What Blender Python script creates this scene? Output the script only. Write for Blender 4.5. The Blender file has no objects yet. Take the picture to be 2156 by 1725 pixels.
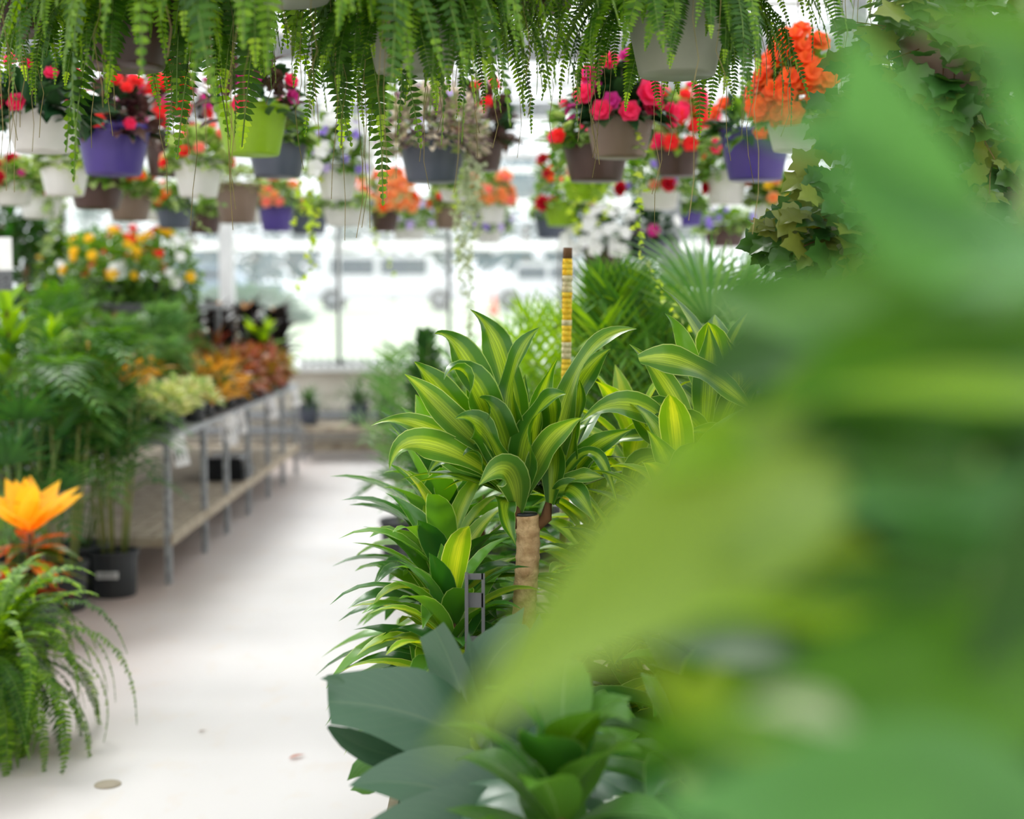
import bpy, math, random
from mathutils import Vector, Matrix, Quaternion
PI = math.pi
V = Vector
R = random.Random(7)
sc = bpy.context.scene
col = sc.collection

# ------------------------------------------------------------------ camera
F = 2994.0                      # focal length in pixels of a 2156 wide frame (50 mm on 36 mm)
CAMZ = 1.5
cam_d = bpy.data.cameras.new('camera'); cam = bpy.data.objects.new('camera', cam_d); col.objects.link(cam)
cam_d.lens = 50; cam_d.sensor_width = 36; cam_d.clip_start = 0.05; cam_d.clip_end = 400
PITCH = math.atan(217.5/F); YAW = math.atan(48/F)
cam.location = (0, 0, CAMZ)
cam.rotation_euler = (PI/2 - PITCH, 0, -YAW)
cam_d.dof.use_dof = True; cam_d.dof.focus_distance = 3.15; cam_d.dof.aperture_fstop = 2.0
sc.camera = cam
CR = cam.rotation_euler.to_matrix()
def at(px, py, Y):
    d = CR @ V(((px-1078)/F, -(py-862.5)/F, -1))
    return V((0, 0, CAMZ)) + d*(Y/d.y)

# ------------------------------------------------------------------ world, sun, exposure
w = bpy.data.worlds.new('sky'); sc.world = w; w.use_nodes = True
nt = w.node_tree; bg = nt.nodes['Background']
tc = nt.nodes.new('ShaderNodeTexCoord'); sx = nt.nodes.new('ShaderNodeSeparateXYZ'); cr = nt.nodes.new('ShaderNodeValToRGB')
nt.links.new(tc.outputs['Generated'], sx.inputs[0]); nt.links.new(sx.outputs['Z'], cr.inputs[0]); nt.links.new(cr.outputs[0], bg.inputs[0])
cr.color_ramp.elements[0].color = (0.90, 0.95, 1, 1); cr.color_ramp.elements[1].color = (1, 1, 1, 1)
bg.inputs[1].default_value = 2.6
sd = bpy.data.lights.new('sun', 'SUN'); so = bpy.data.objects.new('sun', sd); col.objects.link(so)
sd.energy = 7.0; sd.angle = math.radians(18); sd.color = (1, 0.985, 0.955)
so.rotation_euler = (math.radians(-34), math.radians(-16), 0)
so.location = (0, 5, 12)
sc.view_settings.view_transform = 'Standard'; sc.view_settings.look = 'None'
sc.view_settings.exposure = -0.55; sc.view_settings.gamma = 1.0; sc.view_settings.use_curve_mapping = False

# ------------------------------------------------------------------ materials
def S(h):
    h = h.lstrip('#'); c = [int(h[i:i+2], 16)/255 for i in (0, 2, 4)]
    return tuple((x/12.92 if x <= .04045 else ((x+.055)/1.055)**2.4) for x in c) + (1,)
def newmat(n):
    m = bpy.data.materials.new(n); m.use_nodes = True
    return m, m.node_tree, m.node_tree.nodes['Principled BSDF'], m.node_tree.nodes['Material Output']
def N(t, k, **kw):
    n = t.nodes.new(k)
    for a, b in kw.items(): setattr(n, a, b)
    return n
def mixc(t, fac, a, b):
    m = N(t, 'ShaderNodeMix', data_type='RGBA')
    for i, v in ((0, fac), (6, a), (7, b)):
        if hasattr(v, 'links') or isinstance(v, bpy.types.NodeSocket): t.links.new(v, m.inputs[i])
        else: m.inputs[i].default_value = v
    return m.outputs[2]
def plain(n, c, rough=.5, metal=0, c2=None, scale=8, bump=0, trans=0):
    m, t, b, o = newmat(n); b.inputs['Roughness'].default_value = rough; b.inputs['Metallic'].default_value = metal
    no = N(t, 'ShaderNodeTexNoise'); no.inputs['Scale'].default_value = scale; no.inputs['Detail'].default_value = 5
    tc = N(t, 'ShaderNodeTexCoord'); t.links.new(tc.outputs['Object'], no.inputs['Vector'])
    c = S(c); c2 = S(c2) if c2 else tuple(x*.85 for x in c[:3])+(1,)
    rp = N(t, 'ShaderNodeMapRange'); rp.inputs[1].default_value = .35; rp.inputs[2].default_value = .65
    t.links.new(no.outputs[0], rp.inputs[0])
    cc = mixc(t, rp.outputs[0], c, c2); t.links.new(cc, b.inputs['Base Color'])
    if bump:
        bp = N(t, 'ShaderNodeBump'); bp.inputs['Strength'].default_value = bump; bp.inputs['Distance'].default_value = .01
        t.links.new(no.outputs[0], bp.inputs['Height']); t.links.new(bp.outputs[0], b.inputs['Normal'])
    if trans:
        tr = N(t, 'ShaderNodeBsdfTranslucent'); t.links.new(cc, tr.inputs[0])
        mx = N(t, 'ShaderNodeMixShader'); mx.inputs[0].default_value = trans
        t.links.new(b.outputs[0], mx.inputs[1]); t.links.new(tr.outputs[0], mx.inputs[2]); t.links.new(mx.outputs[0], o.inputs[0])
    return m
def D(h, k):
    c = S(h); return (c[0]*k, c[1]*k, c[2]*k, 1)
def leafmat(n, c1, c2, k=.86, stripe=None, sw=.16, rough=.38, spec=.35, trans=.35, edge=None, veins=0, spots=None, tcol=None, warm=True):
    """leaf skin: island-random tint, optional central band, light edge, cross veins, blotches; part of the light passes through"""
    m, t, b, o = newmat(n); L = t.links
    g = N(t, 'ShaderNodeNewGeometry')
    c = mixc(t, g.outputs['Random Per Island'], D(c1, k), D(c2, k))
    uv = N(t, 'ShaderNodeUVMap'); sp = N(t, 'ShaderNodeSeparateXYZ'); L.new(uv.outputs[0], sp.inputs[0])
    a = N(t, 'ShaderNodeMath', operation='SUBTRACT'); L.new(sp.outputs[0], a.inputs[0]); a.inputs[1].default_value = .5
    ab = N(t, 'ShaderNodeMath', operation='ABSOLUTE'); L.new(a.outputs[0], ab.inputs[0])
    tc = N(t, 'ShaderNodeTexCoord')
    if stripe:
        cb = N(t, 'ShaderNodeCombineXYZ'); ml = N(t, 'ShaderNodeMath', operation='MULTIPLY'); ml.inputs[1].default_value = 26
        L.new(sp.outputs[0], ml.inputs[0]); L.new(ml.outputs[0], cb.inputs[0]); L.new(sp.outputs[1], cb.inputs[1])
        ml2 = N(t, 'ShaderNodeMath', operation='MULTIPLY'); ml2.inputs[1].default_value = 40
        L.new(g.outputs['Random Per Island'], ml2.inputs[0]); L.new(ml2.outputs[0], cb.inputs[2])
        no = N(t, 'ShaderNodeTexNoise'); no.inputs['Scale'].default_value = 1; no.inputs['Detail'].default_value = 3; L.new(cb.outputs[0], no.inputs['Vector'])
        ad = N(t, 'ShaderNodeMath', operation='MULTIPLY_ADD'); L.new(no.outputs[0], ad.inputs[0]); ad.inputs[1].default_value = sw*1.5
        L.new(ab.outputs[0], ad.inputs[2])
        mr = N(t, 'ShaderNodeMapRange'); mr.inputs[1].default_value = sw*1.15; mr.inputs[2].default_value = sw*2.0
        mr.inputs[3].default_value = .9; mr.inputs[4].default_value = 0; L.new(ad.outputs[0], mr.inputs[0])
        # fine lengthwise streaks of both colours
        cb2 = N(t, 'ShaderNodeCombineXYZ'); m70 = N(t, 'ShaderNodeMath', operation='MULTIPLY'); m70.inputs[1].default_value = 60
        L.new(sp.outputs[0], m70.inputs[0]); L.new(m70.outputs[0], cb2.inputs[0]); L.new(sp.outputs[1], cb2.inputs[1]); L.new(ml2.outputs[0], cb2.inputs[2])
        n2 = N(t, 'ShaderNodeTexNoise'); n2.inputs['Scale'].default_value = 1; L.new(cb2.outputs[0], n2.inputs['Vector'])
        q2 = N(t, 'ShaderNodeMapRange'); q2.inputs[1].default_value = .36; q2.inputs[2].default_value = .56; q2.inputs[3].default_value = .35; L.new(n2.outputs[0], q2.inputs[0])
        mm = N(t, 'ShaderNodeMath', operation='MULTIPLY'); L.new(mr.outputs[0], mm.inputs[0]); L.new(q2.outputs[0], mm.inputs[1])
        c = mixc(t, mm.outputs[0], c, D(stripe, k))
    if edge:
        mr = N(t, 'ShaderNodeMapRange'); mr.inputs[1].default_value = .465; mr.inputs[2].default_value = .485; L.new(ab.outputs[0], mr.inputs[0])
        c = mixc(t, mr.outputs[0], c, D(edge, k))
    if spots:
        no = N(t, 'ShaderNodeTexNoise'); no.inputs['Scale'].default_value = spots[1]; no.inputs['Detail'].default_value = 3
        L.new(tc.outputs['Object'], no.inputs['Vector'])
        mr = N(t, 'ShaderNodeMapRange'); mr.inputs[1].default_value = spots[2]; mr.inputs[2].default_value = spots[2]+.08; L.new(no.outputs[0], mr.inputs[0])
        c = mixc(t, mr.outputs[0], c, D(spots[0], k))
    if veins:
        # midrib and side veins
        mr = N(t, 'ShaderNodeMapRange'); mr.inputs[1].default_value = .012; mr.inputs[2].default_value = .022
        mr.inputs[3].default_value = veins; mr.inputs[4].default_value = 0; L.new(ab.outputs[0], mr.inputs[0])
        sv = N(t, 'ShaderNodeMath', operation='SUBTRACT'); L.new(sp.outputs[1], sv.inputs[0]); L.new(ab.outputs[0], sv.inputs[1])
        w_ = N(t, 'ShaderNodeMath', operation='MULTIPLY'); w_.inputs[1].default_value = 8; L.new(sv.outputs[0], w_.inputs[0])
        fr = N(t, 'ShaderNodeMath', operation='FRACT'); L.new(w_.outputs[0], fr.inputs[0])
        m2 = N(t, 'ShaderNodeMapRange'); m2.inputs[1].default_value = 0; m2.inputs[2].default_value = .12
        m2.inputs[3].default_value = veins*.6; m2.inputs[4].default_value = 0; L.new(fr.outputs[0], m2.inputs[0])
        mx = N(t, 'ShaderNodeMath', operation='MAXIMUM'); L.new(mr.outputs[0], mx.inputs[0]); L.new(m2.outputs[0], mx.inputs[1])
        c = mixc(t, mx.outputs[0], c, D('#b9cf9a', k))
        bp = N(t, 'ShaderNodeBump'); bp.inputs['Strength'].default_value = .5; bp.inputs['Distance'].default_value = .004
        L.new(m2.outputs[0], bp.inputs['Height']); bp.invert = True; L.new(bp.outputs[0], b.inputs['Normal'])
    L.new(c, b.inputs['Base Color']); b.inputs['Roughness'].default_value = rough; b.inputs['Specular IOR Level'].default_value = spec
    tr = N(t, 'ShaderNodeBsdfTranslucent')
    hs = N(t, 'ShaderNodeHueSaturation'); hs.inputs['Hue'].default_value = .475 if warm else .5; hs.inputs['Saturation'].default_value = 1.2 if warm else 1.0; hs.inputs['Value'].default_value = 1.5
    L.new(c, hs.inputs['Color']); L.new(hs.outputs[0], tr.inputs[0])
    if tcol: t.links.remove(tr.inputs[0].links[0]); tr.inputs[0].default_value = S(tcol)
    mx = N(t, 'ShaderNodeMixShader'); mx.inputs[0].default_value = trans
    L.new(b.outputs[0], mx.inputs[1]); L.new(tr.outputs[0], mx.inputs[2]); L.new(mx.outputs[0], o.inputs[0])
    return m
def glassmat(n, c, trn, gloss=.06, diff=None):
    m, t, b, o = newmat(n); t.nodes.remove(b)
    tr = N(t, 'ShaderNodeBsdfTransparent'); tr.inputs[0].default_value = c
    tl = N(t, 'ShaderNodeBsdfTranslucent'); tl.inputs[0].default_value = diff or (.9, .93, .95, 1)
    gl = N(t, 'ShaderNodeBsdfGlossy'); gl.inputs['Roughness'].default_value = .08
    m1 = N(t, 'ShaderNodeMixShader'); m1.inputs[0].default_value = trn
    t.links.new(tl.outputs[0], m1.inputs[1]); t.links.new(tr.outputs[0], m1.inputs[2])
    m2 = N(t, 'ShaderNodeMixShader'); m2.inputs[0].default_value = gloss
    t.links.new(m1.outputs[0], m2.inputs[1]); t.links.new(gl.outputs[0], m2.inputs[2]); t.links.new(m2.outputs[0], o.inputs[0])
    return m
M = {}
M['fern'] = leafmat('fern green', '#3a7414', '#8cba34', trans=.42, rough=.42)
M['fern_dark'] = leafmat('fern deep green', '#204e0c', '#4c801e', trans=.35, rough=.42)
M['fern_tip'] = leafmat('fern fresh green', '#8fc63c', '#b9dd58', trans=.5)
M['drac'] = leafmat('corn plant leaf', '#2c641c', '#4a8826', stripe='#b0d438', sw=.21, rough=.3, spec=.5, trans=.32, edge='#9fc06a')
M['drac2'] = leafmat('corn plant pale leaf', '#477f2c', '#6a9e40', stripe='#c4e05c', sw=.23, rough=.3, spec=.5, trans=.35, edge='#c3d987')
M['lime'] = leafmat('lime striped leaf', '#6ba02a', '#8fbf34', stripe='#d8e55a', sw=.2, rough=.32, trans=.45, edge='#dbe88a')
M['strap'] = leafmat('strap leaf', '#43862c', '#76b044', rough=.25, spec=.5, trans=.32, edge='#c8e088')
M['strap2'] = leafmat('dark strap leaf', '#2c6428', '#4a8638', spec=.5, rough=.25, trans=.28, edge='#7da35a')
M['mon'] = leafmat('monstera leaf', '#42644c', '#4c7056', rough=.34, spec=.5, trans=.08, veins=.07)
M['mon2'] = leafmat('monstera leaf fresh', '#44762c', '#5b9034', rough=.35, trans=.3, veins=.25)
M['fore'] = leafmat('soft green leaf', '#6c8e32', '#7c9e3c', rough=.5, trans=.4)
M['fore_blue'] = leafmat('bluish green leaf', '#4a7f44', '#58904c', rough=.45, trans=.3)  # leaf tint of a bluish green
M['fore_sat'] = leafmat('strong green leaf', '#356e0a', '#4c8410', rough=.5, trans=.35)
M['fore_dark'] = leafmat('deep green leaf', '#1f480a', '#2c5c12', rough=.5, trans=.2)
M['fore_highlight'] = leafmat('painted highlight leaf', '#a0b08a', '#b4c0a0', rough=.35, trans=.3, spec=.6)  # pale tone paints a highlight into the leaf colour
M['fore_hi'] = leafmat('bright green leaf', '#6fa018', '#84b024', rough=.45, trans=.4)
M['palm'] = leafmat('palm leaf', '#3c7a2c', '#72a844', rough=.4, trans=.32)
M['palm2'] = leafmat('pale palm leaf', '#57904a', '#86b068', rough=.4, trans=.35)
M['palm3'] = leafmat('deep palm leaf', '#265a24', '#3f7a33', rough=.35, trans=.25)
M['cycad'] = leafmat('cycad leaf', '#1f4f1c', '#3d7522', rough=.3, trans=.2)
M['yelgreen'] = leafmat('yellow green leaf', '#6fae22', '#a3cf38', rough=.35, trans=.45)
M['bronze'] = leafmat('bronze begonia leaf', '#4c2a2c', '#6f5a4c', rough=.3, trans=.15, spots=('#a08a86', 60, .6))
M['begonia'] = leafmat('dark green begonia leaf', '#24472c', '#3c6238', rough=.3, trans=.15)
M['basket_green'] = leafmat('bedding leaf', '#47802c', '#86b24a', rough=.45, trans=.35)
M['basket_pale'] = leafmat('pale bedding leaf', '#86ab5c', '#c4d790', rough=.5, trans=.4)
M['heather'] = leafmat('purple cream small leaf', '#5a3450', '#f0e6cc', k=1, rough=.5, trans=.3)
M['ivy_var'] = leafmat('cream edged ivy leaf', '#7d9b62', '#a9c07c', rough=.45, trans=.35, edge='#eef0cf')
M['ivy_lime'] = leafmat('lime ivy leaf', '#a6cf3a', '#d2e76a', rough=.45, trans=.5)
M['silver'] = leafmat('silver trailing leaf', '#a4b48c', '#dfe6c8', k=.9, rough=.5, trans=.4)
M['grape'] = leafmat('grape ivy leaf', '#2c5a26', '#547c38', rough=.28, trans=.25)
M['grape2'] = leafmat('bronzed grape ivy leaf', '#5f6a2c', '#8a9a4a', rough=.3, trans=.3)
M['croton'] = leafmat('croton yellow leaf', '#ffb414', '#ffd238', k=1, rough=.35, trans=.4, warm=False, spots=('#e8741c', 30, .62))
M['croton_red'] = leafmat('croton orange leaf', '#c8561e', '#f0842a', k=1, warm=False, rough=.35, trans=.35, spots=('#4f5a1c', 24, .58))
M['croton_green'] = leafmat('croton green leaf', '#3c5a20', '#5a7a28', rough=.35, trans=.3, spots=('#d98a2c', 24, .6))
M['rust'] = leafmat('rust coloured leaf', '#8a4a34', '#c98a66', rough=.4, trans=.3, spots=('#e6c9a4', 40, .62))
M['rust2'] = leafmat('olive and copper leaf', '#6a6a34', '#c08a4a', rough=.4, trans=.3)
M['cream'] = leafmat('cream speckled leaf', '#b8c878', '#eceab4', rough=.45, trans=.4)
M['ochre'] = leafmat('ochre leaf', '#d9a63a', '#e8c468', rough=.4, trans=.4)
M['rubber'] = leafmat('burgundy rubber leaf', '#241c1e', '#3e3a34', rough=.22, trans=.08)
M['rubber_tip'] = leafmat('pale apricot leaf', '#e8b070', '#f4d29a', rough=.4, trans=.4)
def petal(n, a, b): return leafmat(n, a, b, k=.85, rough=.55, trans=.35, warm=False)
M['f_pink'] = petal('hot pink petal', '#f0185c', '#ff3a72')
M['f_red'] = petal('red petal', '#ec1420', '#ff3a30')
M['f_dred'] = petal('crimson petal', '#b80a24', '#dc1830')
M['f_mag'] = petal('magenta petal', '#c8188a', '#e63a9c')
M['f_orange'] = petal('orange petal', '#f04e14', '#ff7626')
M['f_peach'] = petal('peach petal', '#ff9c48', '#ffc488')
M['f_coral'] = petal('coral petal', '#f8705a', '#ffa890')
M['f_white'] = petal('white petal', '#f2f2ec', '#ffffff')
M['f_yellow'] = petal('yellow petal', '#ffc800', '#ffe03a')
M['f_purple'] = petal('violet petal', '#7a5ac8', '#a890e6')
M['f_lav'] = petal('lavender petal', '#b8a0e6', '#d8c8f4')
M['stem'] = plain('green stem', '#6a8a3a', .6)
M['runner'] = plain('dry runner', '#a09060', .8, c2='#6c6a34')
M['bark'] = plain('pale bark', '#d4b48a', .85, c2='#aa8860', scale=50, bump=.8)
M['twig'] = plain('brown twig', '#6a4a2c', .85)
M['soil'] = plain('potting soil', '#2a1c14', .95, scale=60, bump=.5)
def potm(n, c, trans=0, rough=.42): return plain(n, c, rough, trans=trans)
M['p_white'] = potm('white plastic', '#f8f8f6', .35); M['p_purple'] = potm('purple plastic', '#4a3a8c')
M['p_slate'] = potm('slate plastic', '#4c5464'); M['p_taupe'] = potm('taupe plastic', '#7a6658')
M['p_brown'] = potm('dark brown plastic', '#4a332e'); M['p_lime'] = potm('lime plastic', '#9cc820', .2)
M['p_sage'] = potm('grey green plastic', '#a2a896', .3); M['p_black'] = potm('black plastic', '#22262a', 0, .45)
M['p_darkfern'] = potm('chocolate plastic', '#38221a')
M['wire'] = plain('wire', '#8c8c88', .4, .6)
M['white_paint'] = plain('white paint', '#eef0f0', .45)
M['pvc'] = plain('white plastic frame', '#ffffff', .4, c2='#f6f8f8', trans=.75)
M['galv'] = plain('galvanised steel', '#a8acb0', .45, .35, c2='#84888c', scale=30)
M['grey_steel'] = plain('grey steel', '#6a6c70', .5, .3)
M['wood'] = plain('weathered wood', '#b3a793', .8, c2='#8d7f6c', scale=12, bump=.3)
M['tag'] = plain('white tag', '#ffffff', .5, c2='#fafafa', trans=.7); M['tag_ink'] = plain('grey print', '#8a8a8a', .6)
M['black_tray'] = plain('black tray', '#14161a', .25)
M['wallp'] = plain('cream wall panel', '#e6e1d6', .6, c2='#d8d2c6', scale=2)
M['glass'] = glassmat('window film', (1, 1, 1, 1), .93)
M['roofglass'] = glassmat('roof glazing', (1, 1, 1, 1), .72, diff=(.85, .88, .9, 1))

# ------------------------------------------------------------------ mesh collector
class MB:
    def __init__(s): s.v = []; s.f = []; s.uv = []; s.mi = []; s.mats = []; s.sm = []
    def m(s, mat):
        if mat not in s.mats: s.mats.append(mat)
        return s.mats.index(mat)
    def face(s, idx, uvs, mi, smooth=True): s.f.append(idx); s.uv.extend(uvs); s.mi.append(mi); s.sm.append(smooth)
    def box(s, c, d, mat, rot=None):
        mi = s.m(mat); b = len(s.v); c = V(c)
        for x in (-.5, .5):
            for y in (-.5, .5):
                for z in (-.5, .5):
                    p = V((x*d[0], y*d[1], z*d[2]))
                    if rot is not None: p = rot @ p
                    s.v.append(c+p)
        for q in ((0,1,3,2),(4,6,7,5),(0,4,5,1),(2,3,7,6),(0,2,6,4),(1,5,7,3)):
            s.face([b+i for i in q], [(0,0),(1,0),(1,1),(0,1)], mi, False)
    def tube(s, pts, r, mat, n=6, cap=True):
        mi = s.m(mat); b = len(s.v); pts = [V(p) for p in pts]; k = len(pts)
        rr = r if isinstance(r, (list, tuple)) else [r]*k
        for i, p in enumerate(pts):
            d = (pts[min(i+1, k-1)]-pts[max(i-1, 0)]).normalized()
            u = d.cross(V((0, 0, 1)));
            if u.length < .2: u = d.cross(V((0, 1, 0)))
            u.normalize(); w_ = d.cross(u)
            for j in range(n):
                a = 2*PI*j/n; s.v.append(p+u*math.cos(a)*rr[i]+w_*math.sin(a)*rr[i])
        for i in range(k-1):
            for j in range(n):
                s.face([b+i*n+j, b+i*n+(j+1) % n, b+(i+1)*n+(j+1) % n, b+(i+1)*n+j], [(j/n, i/k), ((j+1)/n, i/k), ((j+1)/n, (i+1)/k), (j/n, (i+1)/k)], mi)
        if cap:
            s.face([b+j for j in range(n)][::-1], [(0, 0)]*n, mi); s.face([b+(k-1)*n+j for j in range(n)], [(0, 0)]*n, mi)
    def lathe(s, prof, mat, n=32, c=(0,0,0), flute=0, closed=False):
        mi = s.m(mat); b = len(s.v); k = len(prof); c = V(c)
        for r, z in prof:
            for j in range(n):
                a = 2*PI*j/n; q = r*(1+(flute if j % 2 else 0)); s.v.append(c+V((q*math.cos(a), q*math.sin(a), z)))
        for i in range(k-1):
            for j in range(n):
                s.face([b+i*n+j, b+i*n+(j+1) % n, b+(i+1)*n+(j+1) % n, b+(i+1)*n+j], [(j/n, i/k), ((j+1)/n, i/k), ((j+1)/n, (i+1)/k), (j/n, (i+1)/k)], mi, not flute)
        if prof[0][0] > .001: s.face([b+j for j in range(n)][::-1], [(0, 0)]*n, mi)
    def ribbon(s, pts, norms, widths, mat, across=2, fold=.25, curl=0):
        """a leaf: centre line, normals, half widths; folded along the midrib"""
        mi = s.m(mat); b = len(s.v); k = len(pts); nn = across*2+1
        for i, p in enumerate(pts):
            d = (pts[min(i+1, k-1)]-pts[max(i-1, 0)]).normalized(); n = norms[i]
            sd_ = d.cross(n);
            if sd_.length < 1e-4: sd_ = V((1, 0, 0))
            sd_.normalize(); n = sd_.cross(d)
            for j in range(nn):
                u = (j-across)/across
                s.v.append(p+sd_*u*widths[i]+n*(abs(u)*fold-curl*u*u)*widths[i])
        for i in range(k-1):
            for j in range(nn-1):
                s.face([b+i*nn+j, b+i*nn+j+1, b+(i+1)*nn+j+1, b+(i+1)*nn+j], [(j/(nn-1), i/(k-1)), ((j+1)/(nn-1), i/(k-1)), ((j+1)/(nn-1), (i+1)/(k-1)), (j/(nn-1), (i+1)/(k-1))], mi)
    def build(s, name, parent=None, loc=None):
        me = bpy.data.meshes.new(name); me.from_pydata([tuple(v) for v in s.v], [], s.f)
        for m_ in s.mats: me.materials.append(M[m_] if isinstance(m_, str) else m_)
        uvl = me.uv_layers.new(name='UVMap')
        flat = [x for p in s.uv for x in p]
        if len(flat) == len(uvl.data)*2: uvl.data.foreach_set('uv', flat)
        me.polygons.foreach_set('material_index', s.mi); me.polygons.foreach_set('use_smooth', s.sm); me.update()
        o = bpy.data.objects.new(name, me); col.objects.link(o)
        if parent: o.parent = parent
        if loc is not None: o.location = loc
        return o
def inst(name, me, parent, loc, rot=(0,0,0), sc_=1):
    o = bpy.data.objects.new(name, me); col.objects.link(o); o.parent = parent; o.location = loc
    if isinstance(rot, Quaternion): o.rotation_euler = rot.to_euler()
    else: o.rotation_euler = rot
    o.scale = (sc_,)*3 if not isinstance(sc_, (tuple, list)) else sc_
    return o
def thing(name, label, cat, loc=(0,0,0), rz=0, group=None):
    o = bpy.data.objects.new(name, None); col.objects.link(o); o.location = loc; o.rotation_euler = (0,0,rz)
    o.empty_display_size = .05
    o['label'] = label; o['category'] = cat
    if group: o['group'] = group
    return o
def tag(o, label, cat, group=None):
    o['label'] = label; o['category'] = cat
    if group: o['group'] = group
    return o
def struct(name, mb): o = mb.build(name); o['kind'] = 'structure'; return o

# leaf width profiles along the length
PR = {
 'strap': [.30,.55,.80,.95,1,.97,.85,.62,.32,.02],
 'lance': [.15,.5,.85,1,.98,.85,.66,.44,.2,.01],
 'ovate': [.10,.62,.92,1,.97,.88,.72,.5,.26,.01],
 'petal': [.2,.5,.8,.95,1,1,.95,.8,.5,.12],
 'grass': [.7,.9,1,1,.95,.85,.7,.5,.3,.02]}
def prof(k, v):
    a = PR[k]; x = v*(len(a)-1); i = min(int(x), len(a)-2); return a[i]+(a[i+1]-a[i])*(x-i)
def leaf(mb, p, d, n, L, W, kind, mat, segs=6, droop=.5, fold=.25, across=1, wave=0, curl=0, rnd=R):
    p = V(p); d = V(d).normalized(); pts = []; ns = []; ws = []; n = V(n)
    ph = rnd.random()*6
    for i in range(segs+1):
        v = i/segs; pts.append(p.copy()); sd_ = d.cross(n)
        if sd_.length < 1e-3: sd_ = V((1,0,0))
        nn = sd_.normalized().cross(d)
        if wave: nn = (nn+sd_.normalized()*wave*math.sin(v*7+ph)).normalized()
        ns.append(nn); ws.append(prof(kind, v)*W/2)
        p = p+d*L/segs; d = (d+V((0,0,-1))*droop/segs*(.4+1.2*v)).normalized()
    mb.ribbon(pts, ns, ws, mat, across, fold, curl)
def bleaf(mb, P0, P1, P2, W, kind, mat, hint, segs=10, fold=.25, across=2, wave=.0, twist=0):
    P0, P1, P2 = V(P0), V(P1), V(P2); pts = []; ns = []; ws = []; hint = V(hint).normalized()
    for i in range(segs+1):
        v = i/segs; p = P0*(1-v)**2+P1*2*v*(1-v)+P2*v*v; d = ((P1-P0)*(1-v)+(P2-P1)*v).normalized()
        n = hint-d*hint.dot(d);
        n = n.normalized() if n.length > .05 else V((0,0,1))
        n = Quaternion(d, twist*v+wave*math.sin(v*9)) @ n
        pts.append(p); ns.append(n); ws.append(prof(kind, v)*W/2)
    mb.ribbon(pts, ns, ws, mat, across, fold)
def rdir(az, el): return V((math.cos(az)*math.cos(el), math.sin(az)*math.cos(el), math.sin(el)))
def lobed(mb, p, d, n, size, mat, outline, droop=.15):
    """flat lobed leaf (ivy, maple) as a fan, margins drooping; outline in (along, across)"""
    p = V(p); d = V(d).normalized(); sd_ = d.cross(V(n)).normalized(); n = sd_.cross(d)
    mi = mb.m(mat); b = len(mb.v); k = len(outline)
    c = (.35, 0); mb.v.append(p+d*c[0]*size)
    for a, l in outline:
        r2 = (a-.35)**2+l*l
        mb.v.append(p+d*a*size+sd_*l*size+n*(abs(l)*.25-r2*droop*2.2)*size)
    for i in range(k-1):
        a0, a1 = outline[i], outline[i+1]
        mb.face([b, b+1+i, b+2+i], [(.5, .4), (.5+a0[1]*.8, a0[0]), (.5+a1[1]*.8, a1[0])], mi)
h_ = [(0,0),(-.1,.12),(-.12,.3),(.02,.34),(.1,.5),(.22,.42),(.34,.40),(.5,.58),(.58,.42),(.62,.26),(.78,.22),(.84,.12),(1,0)]
MAPLE = h_ + [(a, -l) for a, l in h_[-2::-1]]
h_ = [(0,0),(-.14,.2),(0,.42),(.2,.34),(.38,.46),(.56,.2),(.9,0)]
IVY = h_ + [(a, -l) for a, l in h_[-2::-1]]

# ------------------------------------------------------------------ plant pieces
def frond_mesh(el, L, mat, npin=46, pin=.032, droop=1.5, seed=0, tip='fern_tip', tipfrom=.9, pw=.0088):
    r = random.Random(seed); mb = MB(); d = rdir(0, el); p = V((0,0,0)); pts = [p.copy()]; ds = [d.copy()]
    sw = r.uniform(-.5, .5)
    for i in range(npin):
        p = p+d*L/npin; d = (d+V((0, sw*.02, -1))*droop/npin*(.5+i/npin*1.3)).normalized(); pts.append(p.copy()); ds.append(d.copy())
    mb.tube(pts[::3]+[pts[-1]], .0012, 'stem', 3, False)
    for i in range(3, npin+1):
        v = i/npin; pl = pin*min(1, .45+v*2.2)*min(1, (1.02-v)*2.6)**.8
        side = ds[i].cross(V((0,0,1)))
        if side.length < .15: side = V((0,1,0))
        side.normalize(); nrm = side.cross(ds[i]).normalized()
        if abs(ds[i].z) > .6: side = (side+V((0,0,0))).normalized()
        m_ = tip if v > tipfrom and tip else mat
        for sg in (-1, 1):
            dd = (side*sg+ds[i]*r.uniform(.15, .42)-nrm*r.uniform(-.05, .35)).normalized()
            leaf(mb, pts[i], dd, nrm, pl*r.uniform(.9, 1.08), pw, 'grass', m_, 2, .25, .1, 1, rnd=r)
    me_o = mb.build('frond'); me = me_o.data; bpy.data.objects.remove(me_o); return me
FR = [frond_mesh(math.radians(e), L, m_, droop=dr, seed=i, tip=t) for i, (e, L, m_, dr, t) in enumerate([
    (75,.42,'fern',2.6,'fern_tip'), (60,.48,'fern',2.6,'fern'), (45,.50,'fern',2.7,'fern'), (30,.46,'fern_dark',2.6,'fern'),
    (15,.44,'fern',2.8,'fern'), (5,.40,'fern_dark',3.0,'fern_tip'), (65,.52,'fern_dark',3.2,'fern'), (35,.54,'fern',3.4,'fern'),
    (80,.36,'fern',2.2,'fern_tip'), (25,.36,'fern',3.6,'fern'), (50,.56,'fern',3.3,'fern_dark'), (10,.5,'fern_dark',3.4,'fern')])]
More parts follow.
